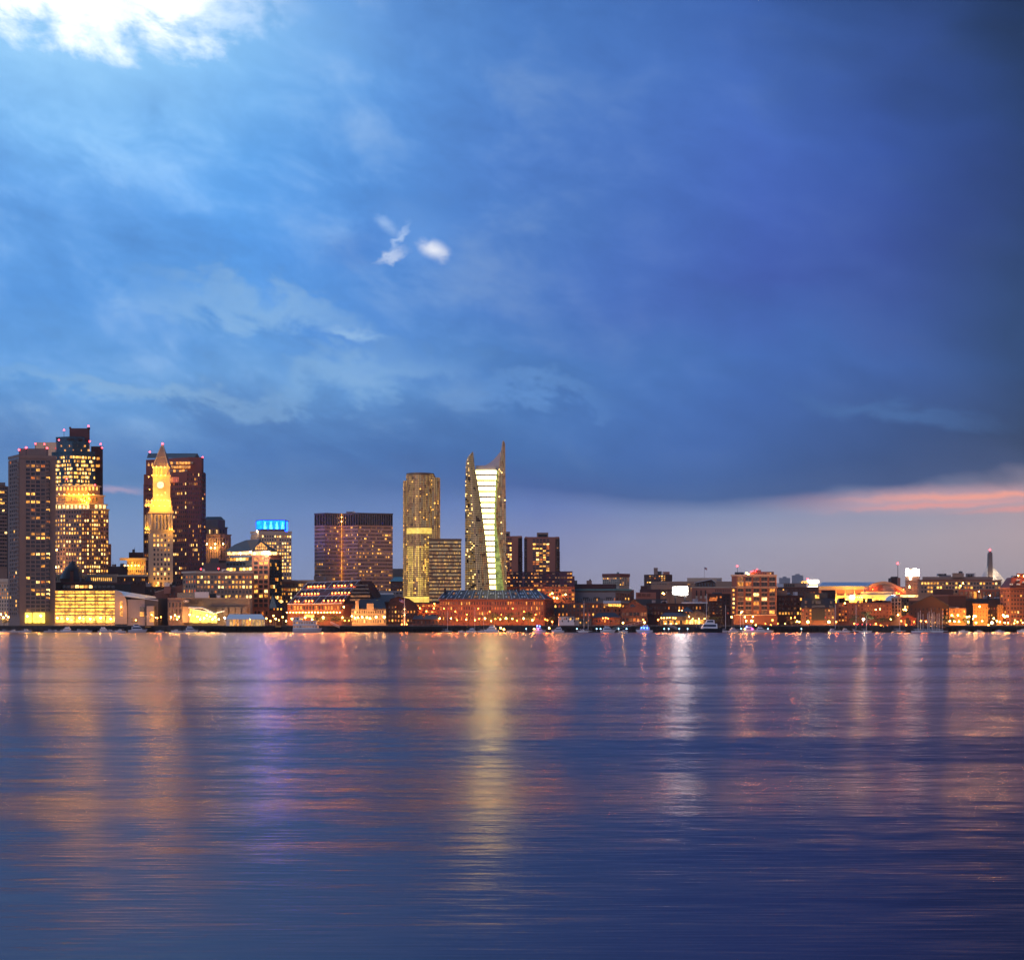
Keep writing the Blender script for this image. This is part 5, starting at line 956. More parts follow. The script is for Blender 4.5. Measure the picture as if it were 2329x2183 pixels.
b.block(2098, 2258, 1311.5, 1320, 1254, 'mauve_stone', 14, name='attic_storey'); b.block(2166, 2192, 1303, 1313, 1250, 'tan', 10, name='plant_room'); b.block(2136, 2163, 1307.5, 1312, 1256, 'grey_wall', 8); b.rooftop(2137, 2160, 1308, 1250, 6); b.rooftop(2202, 2222, 1312, 1250, 7, hmax=4); b.rooftop(2178, 2186, 1303, 1250, 3)
b.block(2180, 2276, 1341, 1372, 1225, 'brick', 12, name='brick_base')
for i in range(9): b.block(2184 + i * 10.2, 2190.5 + i * 10.2, 1345, 1365, 1224, 'glass_blind' if i not in (3,) else 'lit_gold', .8, name='tall_window')
b.bulbs([(2251, 1354), (2226, 1345), (2184, 1332), (2190, 1326)], 'bulb_amber', .9, 1215); b.done()
# --- cable-stayed bridge pylon
t = thing('bridge_pylon', 'obelisk-topped bridge pylon with red light and fanned white cables', 'bridge', (X(2251, 2300), 2300, G)); Y = 2300
o = MB(); cxx = X(2251.5, Y); h1 = X(2257, Y) - cxx; h0 = h1 * 1.25; zt = Z(1258, Y)
def sq(h, z): return [(cxx - h, Y - h, z), (cxx + h, Y - h, z), (cxx + h, Y + h, z), (cxx - h, Y + h, z)]
o.hexa(sq(h0, G) + sq(h1 * .78, zt), 'concrete'); o.hexa(sq(h1 * .78, zt) + sq(.3, Z(1252.5, Y)), 'concrete'); o.build('pylon', t)
child('beacon', unit('globe', 'bulb_red'), t, P(2251.5, 1250, Y), 0, (2.6,) * 3)
for i in range(9):
    o = MB(); o.tube(P(2256, 1287 + i * 3, Y), P(2293 - i * 3.2, 1329 + i * .4, Y + 20), .55, .55, 'white_paint', 4); o.tube(P(2247, 1287 + i * 3, Y), P(2230 + i * 2, 1316, Y - 30), .35, .35, 'white_paint', 4); o.build('cable', t)
for i in range(5): lampchild('floodlight', 'bulb_white', t, P(2259 + i * 6, 1321 + i, Y - 6), .7, 8)
o = MB(); o.box(X(2225, Y), X(2320, Y), Y - 6, Y + 6, Z(1334, Y), Z(1331, Y), 'concrete'); o.build('deck', t)
# --- mansard brick block at the right edge
b = Bld('mansard_brick_block', 'tall brick block with steep dark roof cut off by the right edge', [(2276, 968), (2298, 958), (2352, 962)], 1338, 'brick', 28, roof='slate')
b.band(1336, 1339, 'brick_rose', 1.0); b.face(0, (1341, 1415), 3, 8, fx=.5, fy=.5, lit=.12, pal='orange', mode='o'); b.face(1, (1341, 1415), 8, 8, fx=.6, fy=.48, lit=.25, pal='warm', mode='o')
for yy in (1346.5, 1397): b.band(yy, yy + 1, 'brick_rose', .6)
o = MB(); o.raw([P(2274, 1337, 967), P(2298, 1337, 956), P(2354, 1337, 960), P(2354, 1313, 968), P(2300, 1313, 966), P(2290, 1314, 972), P(2276, 1337, 990), P(2354, 1337, 990), P(2354, 1313, 984), P(2292, 1314, 984)], [(0, 1, 4, 5), (1, 2, 3, 4), (4, 3, 8, 9, 5), (0, 5, 9, 6)], 'roof_red'); o.build('mansard_roof', b.t)
for x0, y0 in ((2296, 1327), (2312, 1327), (2312, 1317), (2325, 1322)): b.block(x0, x0 + 8, y0, y0 + 3, 957, 'white_roof', 6, name='dormer')
b.block(2313, 2340, 1304, 1315, 966, 'brick', 8, name='penthouse'); b.rooftop(2300, 2328, 1313, 964, 5); b.bulbs([(2315, 1309), (2328, 1310)], 'bulb_amber', .8, 962)
b.bulbs([(2281, 1399), (2284, 1402), (2290, 1401)], 'bulb_yellow', 1.1, 948); b.done()
# --- brick houses along the right quay
b = Bld('brick_row_house', 'red brick row house with small lit windows right of the slate mansard building', [(1897, 978), (1928, 972), (2028, 976)], 1370, 'brick', 20)
b.face(0, (1373, 1414), 3, 6, x=(1907, 1928), fx=.6, fy=.5, lit=.65, pal='orange', mode='o'); b.face(1, (1373, 1412), 14, 5, fx=.34, fy=.4, lit=.14, pal='dim', mode='o'); b.rooftop(1910, 2024, 1370, 975, 14, 'brick_dark', 4)
b.block(1972, 1985, 1361, 1371, 985, 'slate', 6, name='roof_turret'); b.bulbs([(2001, 1385), (1991, 1386), (1921, 1371.5)], 'bulb_amber', .7, 968); b.done()
t = thing('domed_kiosk', 'building with pale half dome between brick row and glass house', 'building', (X(2030, 1005), 1005, G)); o = MB(); cxx = X(2030, 1005); o.lathe(cxx, 1005, [(5, G), (5, Z(1366, 1005)), (4.5, Z(1361, 1005)), (3.2, Z(1356, 1005)), (.4, Z(1353, 1005))], 'white_roof', 16); o.tube(P(2030, 1354, 1005), P(2030, 1346, 1005), .12, .06, 'dark'); o.build('dome', t)
b = Bld('glass_fronted_house', 'narrow building with tall glass bays behind the red boat shed', [(2028, 985), (2050, 980), (2066, 984)], 1358, 'tan', 18)
b.face(0, (1361, 1400), 3, 5, fx=.6, fy=.75, lit=.2, pal='orange', mode='o'); b.face(1, (1361, 1400), 3, 5, fx=.75, fy=.8, lit=.2, mode='o', bm='slate_blue'); b.block(2048, 2088, 1353, 1357.5, 990, 'lit_cream', 1, name='light_strip'); b.bulbs([(2042, 1398), (2055, 1386), (2060, 1387)], 'bulb_amber', .9, 974); b.done()
b = gabled('dark_gabled_warehouse', 'big dark brick gabled warehouse behind the sailboat masts', 2068, 2158, 2118, 1352, 1376, 962, 'brick_dark', 'slate', dict(y=(1380, 1420), nx=10, ny=4, fx=.35, fy=.5, lit=.05), 30); b.done()
b = Bld('tall_brick_block', 'plain brick block with cornice rising behind the dark gabled warehouse', [(2120, 1000), (2157, 996), (2197, 1000)], 1354, 'brick', 20); b.band(1352.5, 1355.5, 'brick_rose', .9); b.block(2122, 2168, 1340, 1354, 1008, 'brick_brown', 10, name='roof_pavilion'); b.done()
b = Bld('amber_lit_house', 'low brick house glowing amber behind the right-hand street lamps', [(2141, 962), (2197, 962)], 1383, 'ochre', 16); b.face(0, (1385, 1406), 7, 2, fx=.42, fy=.5, lit=.6, pal='orange', mode='o'); b.rooftop(2145, 2190, 1383, 962, 8, 'dark', 2.4); b.bulbs([(2164, 1399), (2178, 1399)], 'bulb_amber', 1.0, 952); b.done()
b = Bld('dark_slate_house', 'dark slate-roofed house between two amber-lit houses on the right', [(2197, 985), (2214, 985)], 1366, 'brick_dark', 16); b.done()
b = Bld('orange_house', 'square orange-lit house with neat rows of small windows', [(2213, 958), (2246, 960)], 1375, 'ochre', 16); b.band(1373, 1375.5, 'ochre', .6); b.face(0, (1378, 1412), 5, 4, fx=.32, fy=.42, lit=.15, pal='dim', mode='o'); b.bulbs([(2227, 1379), (2218, 1401)], 'bulb_amber', 1.0, 950); b.done()
b = Bld('narrow_brick_house', 'narrow dark brick house right of the square orange house', [(2246, 965), (2270, 966)], 1378, 'brick_dark', 16); b.face(0, (1380, 1410), 4, 4, fx=.4, fy=.45, lit=.4, pal='orange', mode='o'); b.block(2247, 2276, 1364, 1379, 985, 'brick_brown', 10); b.done()
b = Bld('bright_end_house', 'bright amber-lit house front beside the mansard block on the right', [(2268, 960), (2281, 962)], 1375, 'ochre', 14); b.face(0, (1378, 1408), 2, 4, fx=.3, fy=.4, lit=.2, pal='dim', mode='o'); b.done()
b = gabled('red_boat_shed', 'small red gabled boat shed on the quay left of the masts', 2046, 2082, 2064, 1396, 1405, 944, 'brick', 'roof_red', dict(y=(1408, 1421), nx=4, ny=1, fx=.6, fy=.8, lit=.25, pal='dim', mode='o'), 12); b.block(2060, 2068, 1405, 1421, 943.3, 'dark', .6, name='door'); b.bulbs([(2049, 1412), (2060, 1421)], 'bulb_orange', .7, 941); b.done()
b = Bld('brown_back_row', 'brown low block behind the red boat shed and glass-fronted house', [(1995, 1040), (2100, 1040)], 1366, 'brick_brown', 18); b.face(0, (1369, 1385), 14, 2, fx=.4, fy=.5, lit=.12, pal='orange'); b.done()
b = Bld('slate_back_row', 'slate-roofed row behind the square orange house', [(2190, 1040), (2285, 1040)], 1361, 'slate', 18); b.rooftop(2195, 2280, 1361, 1040, 10, 'brick_dark'); b.done()
# --- faint towers far off
for lab, x0, x1, y0, mm in (('faint far-off tower left of the floodlit drum', 1801, 1827, 1308, 'grey_wall'), ('faint far-off flat block right of the brick condominium', 1772, 1797, 1314, 'grey_wall')):
    b = Bld('distant_tower', lab, [(x0, 9000), (x1, 9000)], y0, mm, 60, group='far-off towers'); b.block(x0 + 8, x1 - 8, y0 - 3, y0 + 1, 9010, mm, 30); b.done()
# ================================================================== the waterfront
ORD = 'first second third fourth fifth sixth seventh eighth ninth tenth eleventh twelfth thirteenth fourteenth fifteenth sixteenth seventeenth eighteenth nineteenth twentieth'.split()
# --- sea wall
t = thing('sea_wall', 'long dark stone sea wall along the whole waterfront', 'wall', (0, 933, 0))
o = MB(); o.box(-500, 500, 931.5, 936, -2, G - .35, 'stone_wall'); o.build('wall', t); o = MB(); o.box(-500, 500, 931, 936.2, G - .34, G + .06, 'concrete_dark'); o.build('coping', t)
o = MB()
for i in range(220): x = -400 + i * 3.7 + random.uniform(-.6, .6); o.tube((x, 930.9, -1), (x, 930.9, G - random.uniform(.2, 1.2)), .22, .22, 'timber_dark', 5)
o.build('fender_piles', t, kind='stuff')
def pier(label, x0, x1, Y0, Y1, z, m='timber_dark'):
    t = thing('pier', label, 'pier', (X((x0 + x1) / 2, Y0), Y0, 0)); o = MB(); o.box(X(x0, Y0), X(x1, Y0), Y0, Y1, z - .7, z, m); o.box(X(x0, Y0), X(x1, Y0), Y0 - .25, Y0 - .02, z - 1.3, z - .2, m); o.build('deck', t)
    n = max(3, int((X(x1, Y0) - X(x0, Y0)) / 3.2)); o = MB()
    for i in range(n): xx = X(x0, Y0) + (X(x1, Y0) - X(x0, Y0)) * (i + .5) / n; o.tube((xx, Y0 + .5, -1), (xx, Y0 + .5, z - .7), .28, .28, m, 6); o.tube((xx, Y0 + 6, -1), (xx, Y0 + 6, z - .7), .28, .28, m, 6)
    o.build('piles', t, kind='stuff'); o = MB()
    for i in range(n): xx = X(x0, Y0) + (X(x1, Y0) - X(x0, Y0)) * (i + .5) / n; o.tube((xx, Y0 + .2, z), (xx, Y0 + .2, z + 1), .05, .05, 'steel', 4)
    o.tube((X(x0, Y0), Y0 + .2, z + 1), (X(x1, Y0), Y0 + .2, z + 1), .05, .05, 'steel', 4); o.build('railing', t); return t
pier('dark timber pier in front of the aquarium tents', 430, 626, 908, 931, 3.9); pier('dark timber pier in front of the garage and theatre', 118, 330, 916, 931, 3.7); pier('dark timber wharf before the stone warehouse and flagpole', 745, 1062, 914, 931, 3.8)
pier('dark wharf deck below the brick condominium and mansard building', 1640, 1905, 914, 931, 3.6); pier('dark quay deck below the amber-lit houses on the far right', 2150, 2380, 916, 931, 3.6); pier('dark marina wharf below the dock house and boathouse', 1262, 1500, 922, 931, 3.5)
def float_dock(label, x0, x1, Y, lights):
    t = thing('floating_dock', label, 'dock', (X((x0 + x1) / 2, Y), Y, 0)); o = MB(); o.box(X(x0, Y), X(x1, Y), Y, Y + 2.4, -.3, .55, 'timber_dark'); o.build('float', t)
    for i, px in enumerate(lights):
        p = P(px, 1423, Y); o = MB(); o.tube((p.x, Y + .3, .55), (p.x, Y + .3, 2.0), .14, .14, 'white_paint', 6); q = o.build('pedestal', t)
        child('dock_light', unit('globe', 'bulb_cyan'), q, (p.x, Y + .3, 2.2), 0, (.5,) * 3)
    for i in range(int((x1 - x0) / 22)): px = x0 + 11 + i * 22; o = MB(); o.tube((X(px, Y), Y + 2.6, -1), (X(px, Y), Y + 2.6, 3.6 + (i % 3)), .2, .2, 'timber_dark', 6); o.build('pile', t)
float_dock('low floating dock before the orange-lit brick warehouse', 1000, 1258, 897, (1197, 1226)); float_dock('low floating dock with small blue lights before the marina restaurant', 1290, 1640, 896, (1312, 1357, 1366, 1407, 1425, 1511, 1521, 1545, 1564, 1592)); float_dock('low floating dock between condominium and mansard building', 1655, 1900, 896, (1686, 1747, 1823, 1667)); float_dock('low floating dock under the sailboat masts on the right', 1905, 2160, 898, ())
# --- aquarium
b = Bld('aquarium', 'brown concrete aquarium with fish sign and bright glass entrance', [(383, 955), (415, 948), (569, 950)], 1361, 'concrete_dark', 34, cat='aquarium')
b.face(0, (1368, 1412), 4, 3, fx=.5, fy=.7, lit=.1, mode='o'); b.band(1359.5, 1362, 'concrete', .5)
for i in range(6): b.block(478 + i * 14.5, 490 + i * 14.5, 1380, 1398, 947, 'concrete_dark', 1.2, name='wall_panel')
b.block(403, 443, 1348, 1361, 962, 'glass_dark', 14, name='roof_tank'); b.block(443, 475, 1346, 1361, 960, 'steel', 14, name='metal_plant_room'); b.block(476, 491, 1350, 1361, 960, 'dark', 6); b.rooftop(480, 560, 1361, 955, 6)
Y = 947
o = MB(); n = 24
def ov(cx_, cz_, rx, rz_, yy): return [(cx_ + rx * math.cos(2 * math.pi * i / n), yy, cz_ + rz_ * math.sin(2 * math.pi * i / n)) for i in range(n)]
lc = P(423.5, 1367, Y); o.raw(ov(lc.x, lc.z, 1.75, .95, Y) + ov(lc.x, lc.z, 1.75, .95, Y + .6), [tuple(range(n))] + [(i, (i + 1) % n, n + (i + 1) % n, n + i) for i in range(n)], 'white_paint'); sign = o.build('fish_sign', b.t)
o = MB(); o.raw(ov(lc.x, lc.z, 1.5, .74, Y - .06), [tuple(range(n))], 'sign_dark'); o.raw([(lc.x + dx_, Y - .12, lc.z + dz_) for dx_, dz_ in ((-1.1, 0), (-.6, .38), (.1, .42), (.6, .1), (1.1, .4), (1.1, -.4), (.6, -.1), (.1, -.42), (-.6, -.38))], [tuple(range(9))], 'white_paint'); o.build('fish_emblem', sign, base=origin(b.t))
for txt, py in (('New England', 1365.8), ('Aquarium', 1370.6)):
    cu = bpy.data.curves.new('lettering', 'FONT'); cu.body = txt; cu.size = 1.55; cu.extrude = .08; cu.materials.append(mat('sign_dark'))
    tmp = bpy.data.objects.new('lettering_curve', cu); me_ = bpy.data.meshes.new_from_object(tmp); bpy.data.objects.remove(tmp)
    ob = bpy.data.objects.new('lettering', me_); col0.objects.link(ob); ob.parent = b.t; p = P(430.5, py + 1.2, Y - .15); g0 = origin(b.t); ob.location = (p.x - g0[0], p.y - g0[1], p.z - g0[2]); ob.rotation_euler = (math.radians(90), 0, 0)
b.block(415, 430, 1379, 1416, 944, 'concrete', 4, name='entrance_pier')
for i in range(9): b.block(431 + i * 7, 437.4 + i * 7, 1384 + i * 1.6, 1416, 942, 'lit_lobby' if i % 3 else 'lit_yellow', 1, 'concrete', name='glass_bay')
for (x0, y0), (x1, y1) in (((428, 1381), (462, 1382)), ((436, 1384), (490, 1394)), ((462, 1383), (486, 1393)), ((484, 1395), (510, 1389))):
    a, c = P(x0, y0, 940), P(x1, y1, 940); o = MB(); o.raw([a, c, c + Vector((0, 3, .5)), a + Vector((0, 3, .5))] + [v - Vector((0, 0, .5)) for v in (a, c, c + Vector((0, 3, .5)), a + Vector((0, 3, .5)))], [(0, 1, 2, 3), (7, 6, 5, 4), (0, 4, 5, 1), (1, 5, 6, 2), (2, 6, 7, 3), (3, 7, 4, 0)], 'white_paint'); o.build('canopy', b.t)
b.bulbs([(432, 1398), (450, 1402), (456, 1408), (465, 1405), (471, 1399), (478, 1402), (484, 1408), (490, 1403), (498, 1408)], 'bulb_yellow', .8, 938); b.done()
t = thing('marquee_tent', 'long white marquee tent with pitched pale roof on the aquarium pier', 'tent', (X(558, 930), 930, 3.9)); Y = 925; zf = 3.9
o = MB(); o.raw([P(512, 1408, Y), P(604, 1408, Y), P(595, 1396.5, Y + 6), P(521, 1396.5, Y + 6), P(512, 1408, Y + 12), P(604, 1408, Y + 12)], [(0, 1, 2, 3), (3, 2, 5, 4), (0, 3, 4), (1, 5, 2)], 'canvas_white'); o.build('roof', t)
for i in range(13): px = 514 + i * 7.3; o = MB(); o.tube((X(px, Y), Y + .3, zf), (X(px, Y), Y + .3, Z(1408, Y)), .14, .14, 'white_paint', 5); o.build('pole', t)
for i in range(12): px = 514.5 + i * 7.3; o = MB(); o.box(X(px, Y), X(px + 6.2, Y), Y + .8, Y + .9, zf + .1, Z(1408.5, Y), random.choice(['lit_dim', 'lit_amber', 'canvas_white', 'lit_gold'])); o.build('side_panel', t)
# --- floodlit flagpole
t = thing('lit_flagpole', 'tall floodlit white flagpole with yard on the wharf before the gabled warehouse', 'flagpole', (X(920, 935), 935, G)); Y = 935
o = MB(); o.tube((X(920, Y), Y, G), P(920, 1360, Y), .38, .14, 'white_paint', 8); o.build('pole', t); o = MB(); o.tube(P(914, 1394, Y), P(926, 1394, Y), .12, .12, 'white_paint', 5)
for s in (-1, 1): o.tube(P(920 + 6 * s, 1394, Y), P(920, 1372, Y), .05, .05, 'white_paint', 4); o.tube(P(920 + 4 * s, 1420, Y), P(920, 1384, Y), .05, .05, 'white_paint', 4)
o.build('yard', t); flag(t, 908, 1361, Y, 3.0, 2.0)
for dx_ in (-1.6, 1.6): lampchild('floodlight', 'bulb_orange', t, (X(920, Y) + dx_, Y - 2, G + .8), .6, 3, .6)
for py in (1385, 1398): child('lantern', unit('globe', 'bulb_amber'), t, P(920, py, Y - .5), 0, (.42,) * 3)
# --- street lamps
POLE = unit('pole', 'dark')
def lamp(px, py, col, label, Y, size=.85, base=G):
    p = P(px, py, Y); t = thing('street_lamp', label, 'street lamp', (p.x, p.y, base), 'street lamps along the waterfront')
    child('post', POLE, t, (p.x, p.y, base), 0, (.28, .28, max(.5, p.z - base - size * .45)))
    lampchild('globe', col, t, p, size * .72, 3.4)
LAMPS = [
 ('beside the stone building, left edge', 938, [(2, 1397, 'y', 1.3), (8, 1404, 'y', 1.1), (14, 1399, 'a', 1.0), (19, 1403, 'a', 1.2)]),
 ('at the foot of the grey apartment tower', 940, [(62, 1401, 'y', 1.3), (93, 1400, 'y', 1.6)]),
 ('between theatre and aquarium', 938, [(358, 1405, 'o', .9), (366, 1403, 'o', .9), (389, 1403, 'y', .9), (398, 1399, 'y', .9), (407, 1402, 'y', 1.0), (403, 1408, 'y', .7)]),
 ('beside the marquee tent', 935, [(545, 1399, 'w', 1.1), (511, 1405, 'w', 1.2), (569, 1408, 'a', .9)]),
 ('on the quay before the gabled brick tower', 938, [(606, 1406, 'a', 1.0), (615, 1412, 'a', .9), (622, 1400, 'a', 1.1), (627, 1407, 'y', 1.1), (634, 1410, 'a', .8), (643, 1403, 'a', 1.0), (651, 1412, 'y', .9), (664, 1407, 'y', 1.2)]),
 ('on the quay before the red-roofed hotel', 940, [(694, 1404, 'y', 1.1), (710, 1408, 'y', 1.3), (735, 1404, 'y', 1.6), (779, 1404, 'a', 1.1), (782, 1380, 'a', 1.2), (784, 1411, 'o', .8), (794, 1411, 'o', .8)]),
 ('before the slate-roofed brick warehouse', 944, [(1000, 1406, 'a', 1.1), (1026, 1406, 'a', 1.0), (1040, 1410, 'o', .7), (1060, 1409, 'a', .7), (1080, 1410, 'a', .9), (1090, 1407, 'o', .7), (1103, 1406, 'y', 1.1), (1117, 1412, 'a', .8), (1127, 1407, 'o', .8), (1138, 1408, 'a', .9), (1151, 1406, 'y', 1.1), (1165, 1407, 'a', .9), (1176, 1411, 'o', .7), (1191, 1406, 'y', 1.0), (1211, 1410, 'y', 1.0), (1240, 1408, 'o', .8), (1245, 1410, 'o', .7), (1256, 1414, 'r', 1.1)]),
 ('on the gangway head left of the marina restaurant', 938, [(1463, 1409, 'o', .9), (1466, 1415, 'y', 1.0), (1497, 1409, 'o', 1.1), (1417, 1416, 'y', 1.1)]),
 ('at the foot of the brick condominium', 940, [(1664, 1403, 'a', 1.2), (1688, 1391, 'a', .9), (1697, 1412, 'y', 1.0), (1710, 1412, 'y', 1.7), (1719, 1421, 'a', .9), (1741, 1418, 'o', .6), (1753, 1421, 'o', .8), (1757, 1410, 'r', 1.2)]),
 ('before the dark brick block', 940, [(1769, 1418, 'o', .7), (1786, 1418, 'a', .6), (1799, 1405, 'o', .8), (1808, 1404, 'o', .8), (1813, 1413, 'y', .9), (1818, 1414, 'a', .9)]),
 ('before the brick row house', 938, [(1902, 1414, 'o', 1.1), (1943, 1418, 'o', .9), (1964, 1408, 'w', 1.8), (1992, 1418, 'o', .9), (2003, 1422, 'o', .8), (2009, 1424, 'a', .8), (2018, 1423, 'o', .9), (2026, 1408, 'y', .6)]),
 ('behind the sailboat masts', 938, [(2095, 1412, 'o', .9), (2106, 1413, 'o', 1.2), (2117, 1424, 'a', .8), (2131, 1424, 'a', .8)]),
 ('before the amber-lit houses', 940, [(2160, 1412, 'y', 1.0), (2171, 1413, 'y', 1.1), (2181, 1413, 'y', 1.1), (2199, 1403, 'y', 1.0), (2204, 1402, 'y', 1.1), (2202, 1414, 'y', 1.0), (2215, 1401, 'y', 1.1), (2213, 1407, 'y', .8), (2220, 1416, 'y', 1.1), (2234, 1412, 'y', .8), (2248, 1421, 'a', .9)]),
 ('below the mansard brick block', 938, [(2256, 1416, 'y', 2.0), (2260, 1406, 'y', 1.1), (2267, 1412, 'y', 1.0), (2274, 1414, 'y', 1.1), (2285, 1416, 'y', .9), (2293, 1416, 'a', .8), (2307, 1417, 'a', .8), (2314, 1414, 'a', .9), (2326, 1416, 'a', .9)]),
]
LC = {'y': 'bulb_yellow', 'a': 'bulb_amber', 'o': 'bulb_orange', 'w': 'bulb_white', 'r': 'bulb_orange'}; LN = {'y': 'yellow', 'a': 'amber', 'o': 'orange', 'w': 'white', 'r': 'red-orange'}
for place, Y, items in LAMPS:
    items = sorted(items)
    for i, (px, py, c, s) in enumerate(items): lamp(px, py, LC[c], f'{LN[c]} street lamp {place}, {ORD[i]} from the left', Y + random.uniform(-2, 2), s)
# --- trees
def leafy(seed, nleaf=1500, bare=False):
    """unit tree: height 1, crown half-width .5; trunk, forking limbs and scattered leaf faces"""
    rnd = random.Random(seed); wood, leaf = MB(), MB(); tips = []
    def grow(p, d, l, r, k):
        q = p + d * l; wood.tube(p, q, r, r * .65, 'bark', 5, False)
        if k == 0: tips.append(q); return
        for _ in range(3 if k > 1 else 4 if bare else 2):
            nd = (d + Vector((rnd.gauss(0, .55), rnd.gauss(0, .55), rnd.gauss(.1, .3)))).normalized(); grow(q, nd, l * rnd.uniform(.6, .85), r * .6, k - 1)
    grow(Vector((0, 0, 0)), Vector((rnd.gauss(0, .05), rnd.gauss(0, .05), 1)), .27, .028, 4 if bare else 3)
    if not bare:
        clumps = [(Vector((rnd.gauss(0, .22), rnd.gauss(0, .22), rnd.uniform(.38, .92))), rnd.uniform(.07, .17)) for _ in range(26)] + [(p, rnd.uniform(.06, .12)) for p in tips[::2]]
        for _ in range(nleaf):
            c, r = rnd.choice(clumps); v = Vector((rnd.gauss(0, 1), rnd.gauss(0, 1), rnd.gauss(0, .8))).normalized() * r * rnd.uniform(.55, 1.1); p = c + v
            s = rnd.uniform(.014, .03); a = Vector((rnd.gauss(0, 1), rnd.gauss(0, 1), rnd.gauss(0, 1))).normalized(); e = a.orthogonal().normalized() * s; g = a.cross(e).normalized() * s * .6
            leaf.raw([p - e, p + g, p + e, p - g], [(0, 1, 2, 3)], rnd.choice(['leaf_a', 'leaf_b', 'leaf_c']))
    return wood.mesh('trunk'), (leaf.mesh('crown') if not bare else None)
for nm, c in (('leaf_a', (.035, .05, .018)), ('leaf_b', (.055, .065, .022)), ('leaf_c', (.02, .03, .014))): solid(nm, c, .7, .3, 1.0, streak=False)
TREES = [leafy(3), leafy(9), leafy(21)]; BARE = [leafy(5, bare=True), leafy(8, bare=True)]
def tree(px, ytop, wpx, Y, label, bare=False, base=G, name='tree'):
    x = X(px, Y); t = thing(name, label, 'tree' if name == 'tree' else 'bush', (x, Y, base), 'trees along the waterfront'); h = Z(ytop, Y) - base; wd = wpx * Y / F; rz = random.uniform(0, 6.2)
    tr_, cr = (random.choice(BARE) if bare else random.choice(TREES)); child('trunk', tr_, t, (x, Y, base), rz, (wd * (1.0 if bare else .95), wd * (1.0 if bare else .95), h))
    if cr: child('crown', cr, t, (x, Y, base), rz, (wd * .95, wd * .95, h))
for px, yt, w_, Y, lab, br in [
 (10, 1405, 26, 936, 'dark bush below the stone building at the left edge', 0), (726, 1399, 44, 942, 'dark leafy tree before the left half of the red-roofed hotel', 0), (762, 1396, 40, 943, 'dark leafy tree before the right half of the red-roofed hotel', 0), (790, 1400, 30, 941, 'small leafy tree left of the stone warehouse', 0),
 (966, 1388, 34, 955, 'bare tree rising behind the quayside shed', 1), (1006, 1386, 36, 952, 'bare tree at the left corner of the slate-roofed warehouse', 1), (1034, 1388, 34, 950, 'bare tree second from the left corner of the slate-roofed warehouse', 1), (1066, 1388, 32, 951, 'bare tree before the middle of the slate-roofed warehouse', 1), (1092, 1390, 30, 950, 'bare tree left of the dense dark tree by the warehouse', 1), (1122, 1388, 50, 948, 'dense dark tree before the right half of the slate-roofed warehouse', 0), (1158, 1390, 46, 949, 'second dense dark tree before the right half of the slate-roofed warehouse', 0), (1202, 1385, 46, 948, 'round dark tree near the right end of the slate-roofed warehouse', 0), (1240, 1392, 30, 950, 'bare tree at the right end of the slate-roofed warehouse', 1), (1255, 1398, 26, 948, 'dark leafy tree right of the slate-roofed warehouse', 0),
 (1282, 1361, 26, 1020, 'leafy tree beside the lit roof behind the wharf brick row', 0), (1560, 1356, 30, 1020, 'bare tree below the bright billboard', 1), (1625, 1398, 44, 946, 'orange-lit leafy tree right of the marina restaurant', 0), (1645, 1402, 36, 944, 'orange-lit tree left of the brick condominium', 1), (1788, 1391, 34, 946, 'pale bare tree before the dark brick block', 1), (1801, 1410, 16, 942, 'small round bush before the dark brick block', 0), (1918, 1356, 20, 1150, 'bare tree against the lit arena wall', 1), (1970, 1387, 56, 946, 'large round green tree before the brick row house', 0), (1944, 1396, 30, 948, 'smaller green tree left of the large round tree', 0), (2008, 1400, 38, 944, 'dark tree right of the large round tree', 0), (2026, 1394, 30, 946, 'dark tree below the domed kiosk', 0), (2150, 1398, 30, 945, 'dark tree right of the dark gabled warehouse', 0), (2168, 1400, 32, 944, 'dark tree before the amber-lit house', 0), (2195, 1402, 26, 944, 'dark tree between the amber-lit houses', 0), (2237, 1406, 18, 942, 'small round dark tree before the square orange house', 0), (2300, 1417, 26, 937, 'low dark bush at the foot of the mansard block on the right edge', 0)]:
    tree(px, yt, w_, Y, lab, bool(br))
# --- boats
def hull_mesh(L, Bm, Hh, m, deck='hull_white', sheer=.25):
    mb = MB(); n = 9; ring = []
    for i in range(n):
        s = i / (n - 1); x = -L / 2 + L * s; w = Bm / 2 * (1 - max(0, (s - .45) / .55) ** 2.2) * (.9 if i == 0 else 1); w = max(w, .04); zt = Hh * (1 + sheer * s * s); xb = x + (L * .07 * s if s > .5 else 0)
        ring.append([(x - L * .05 * (s ** 3), -w * .55, -.25), (xb, -w, zt), (xb, w, zt), (x - L * .05 * (s ** 3), w * .55, -.25)])
    vs = [v for r in ring for v in r]; fs = []; 
    for i in range(n - 1):
        a, c = i * 4, i * 4 + 4; fs += [(a, c, c + 1, a + 1), (a + 2, c + 2, c + 3, a + 3), (a + 3, c + 3, c, a)]
    mb.raw(vs, fs + [(0, 1, 2, 3)], m); mb.raw(vs, [(i * 4 + 1, i * 4 + 5, i * 4 + 6, i * 4 + 2) for i in range(n - 1)], deck); return mb.mesh('hull')
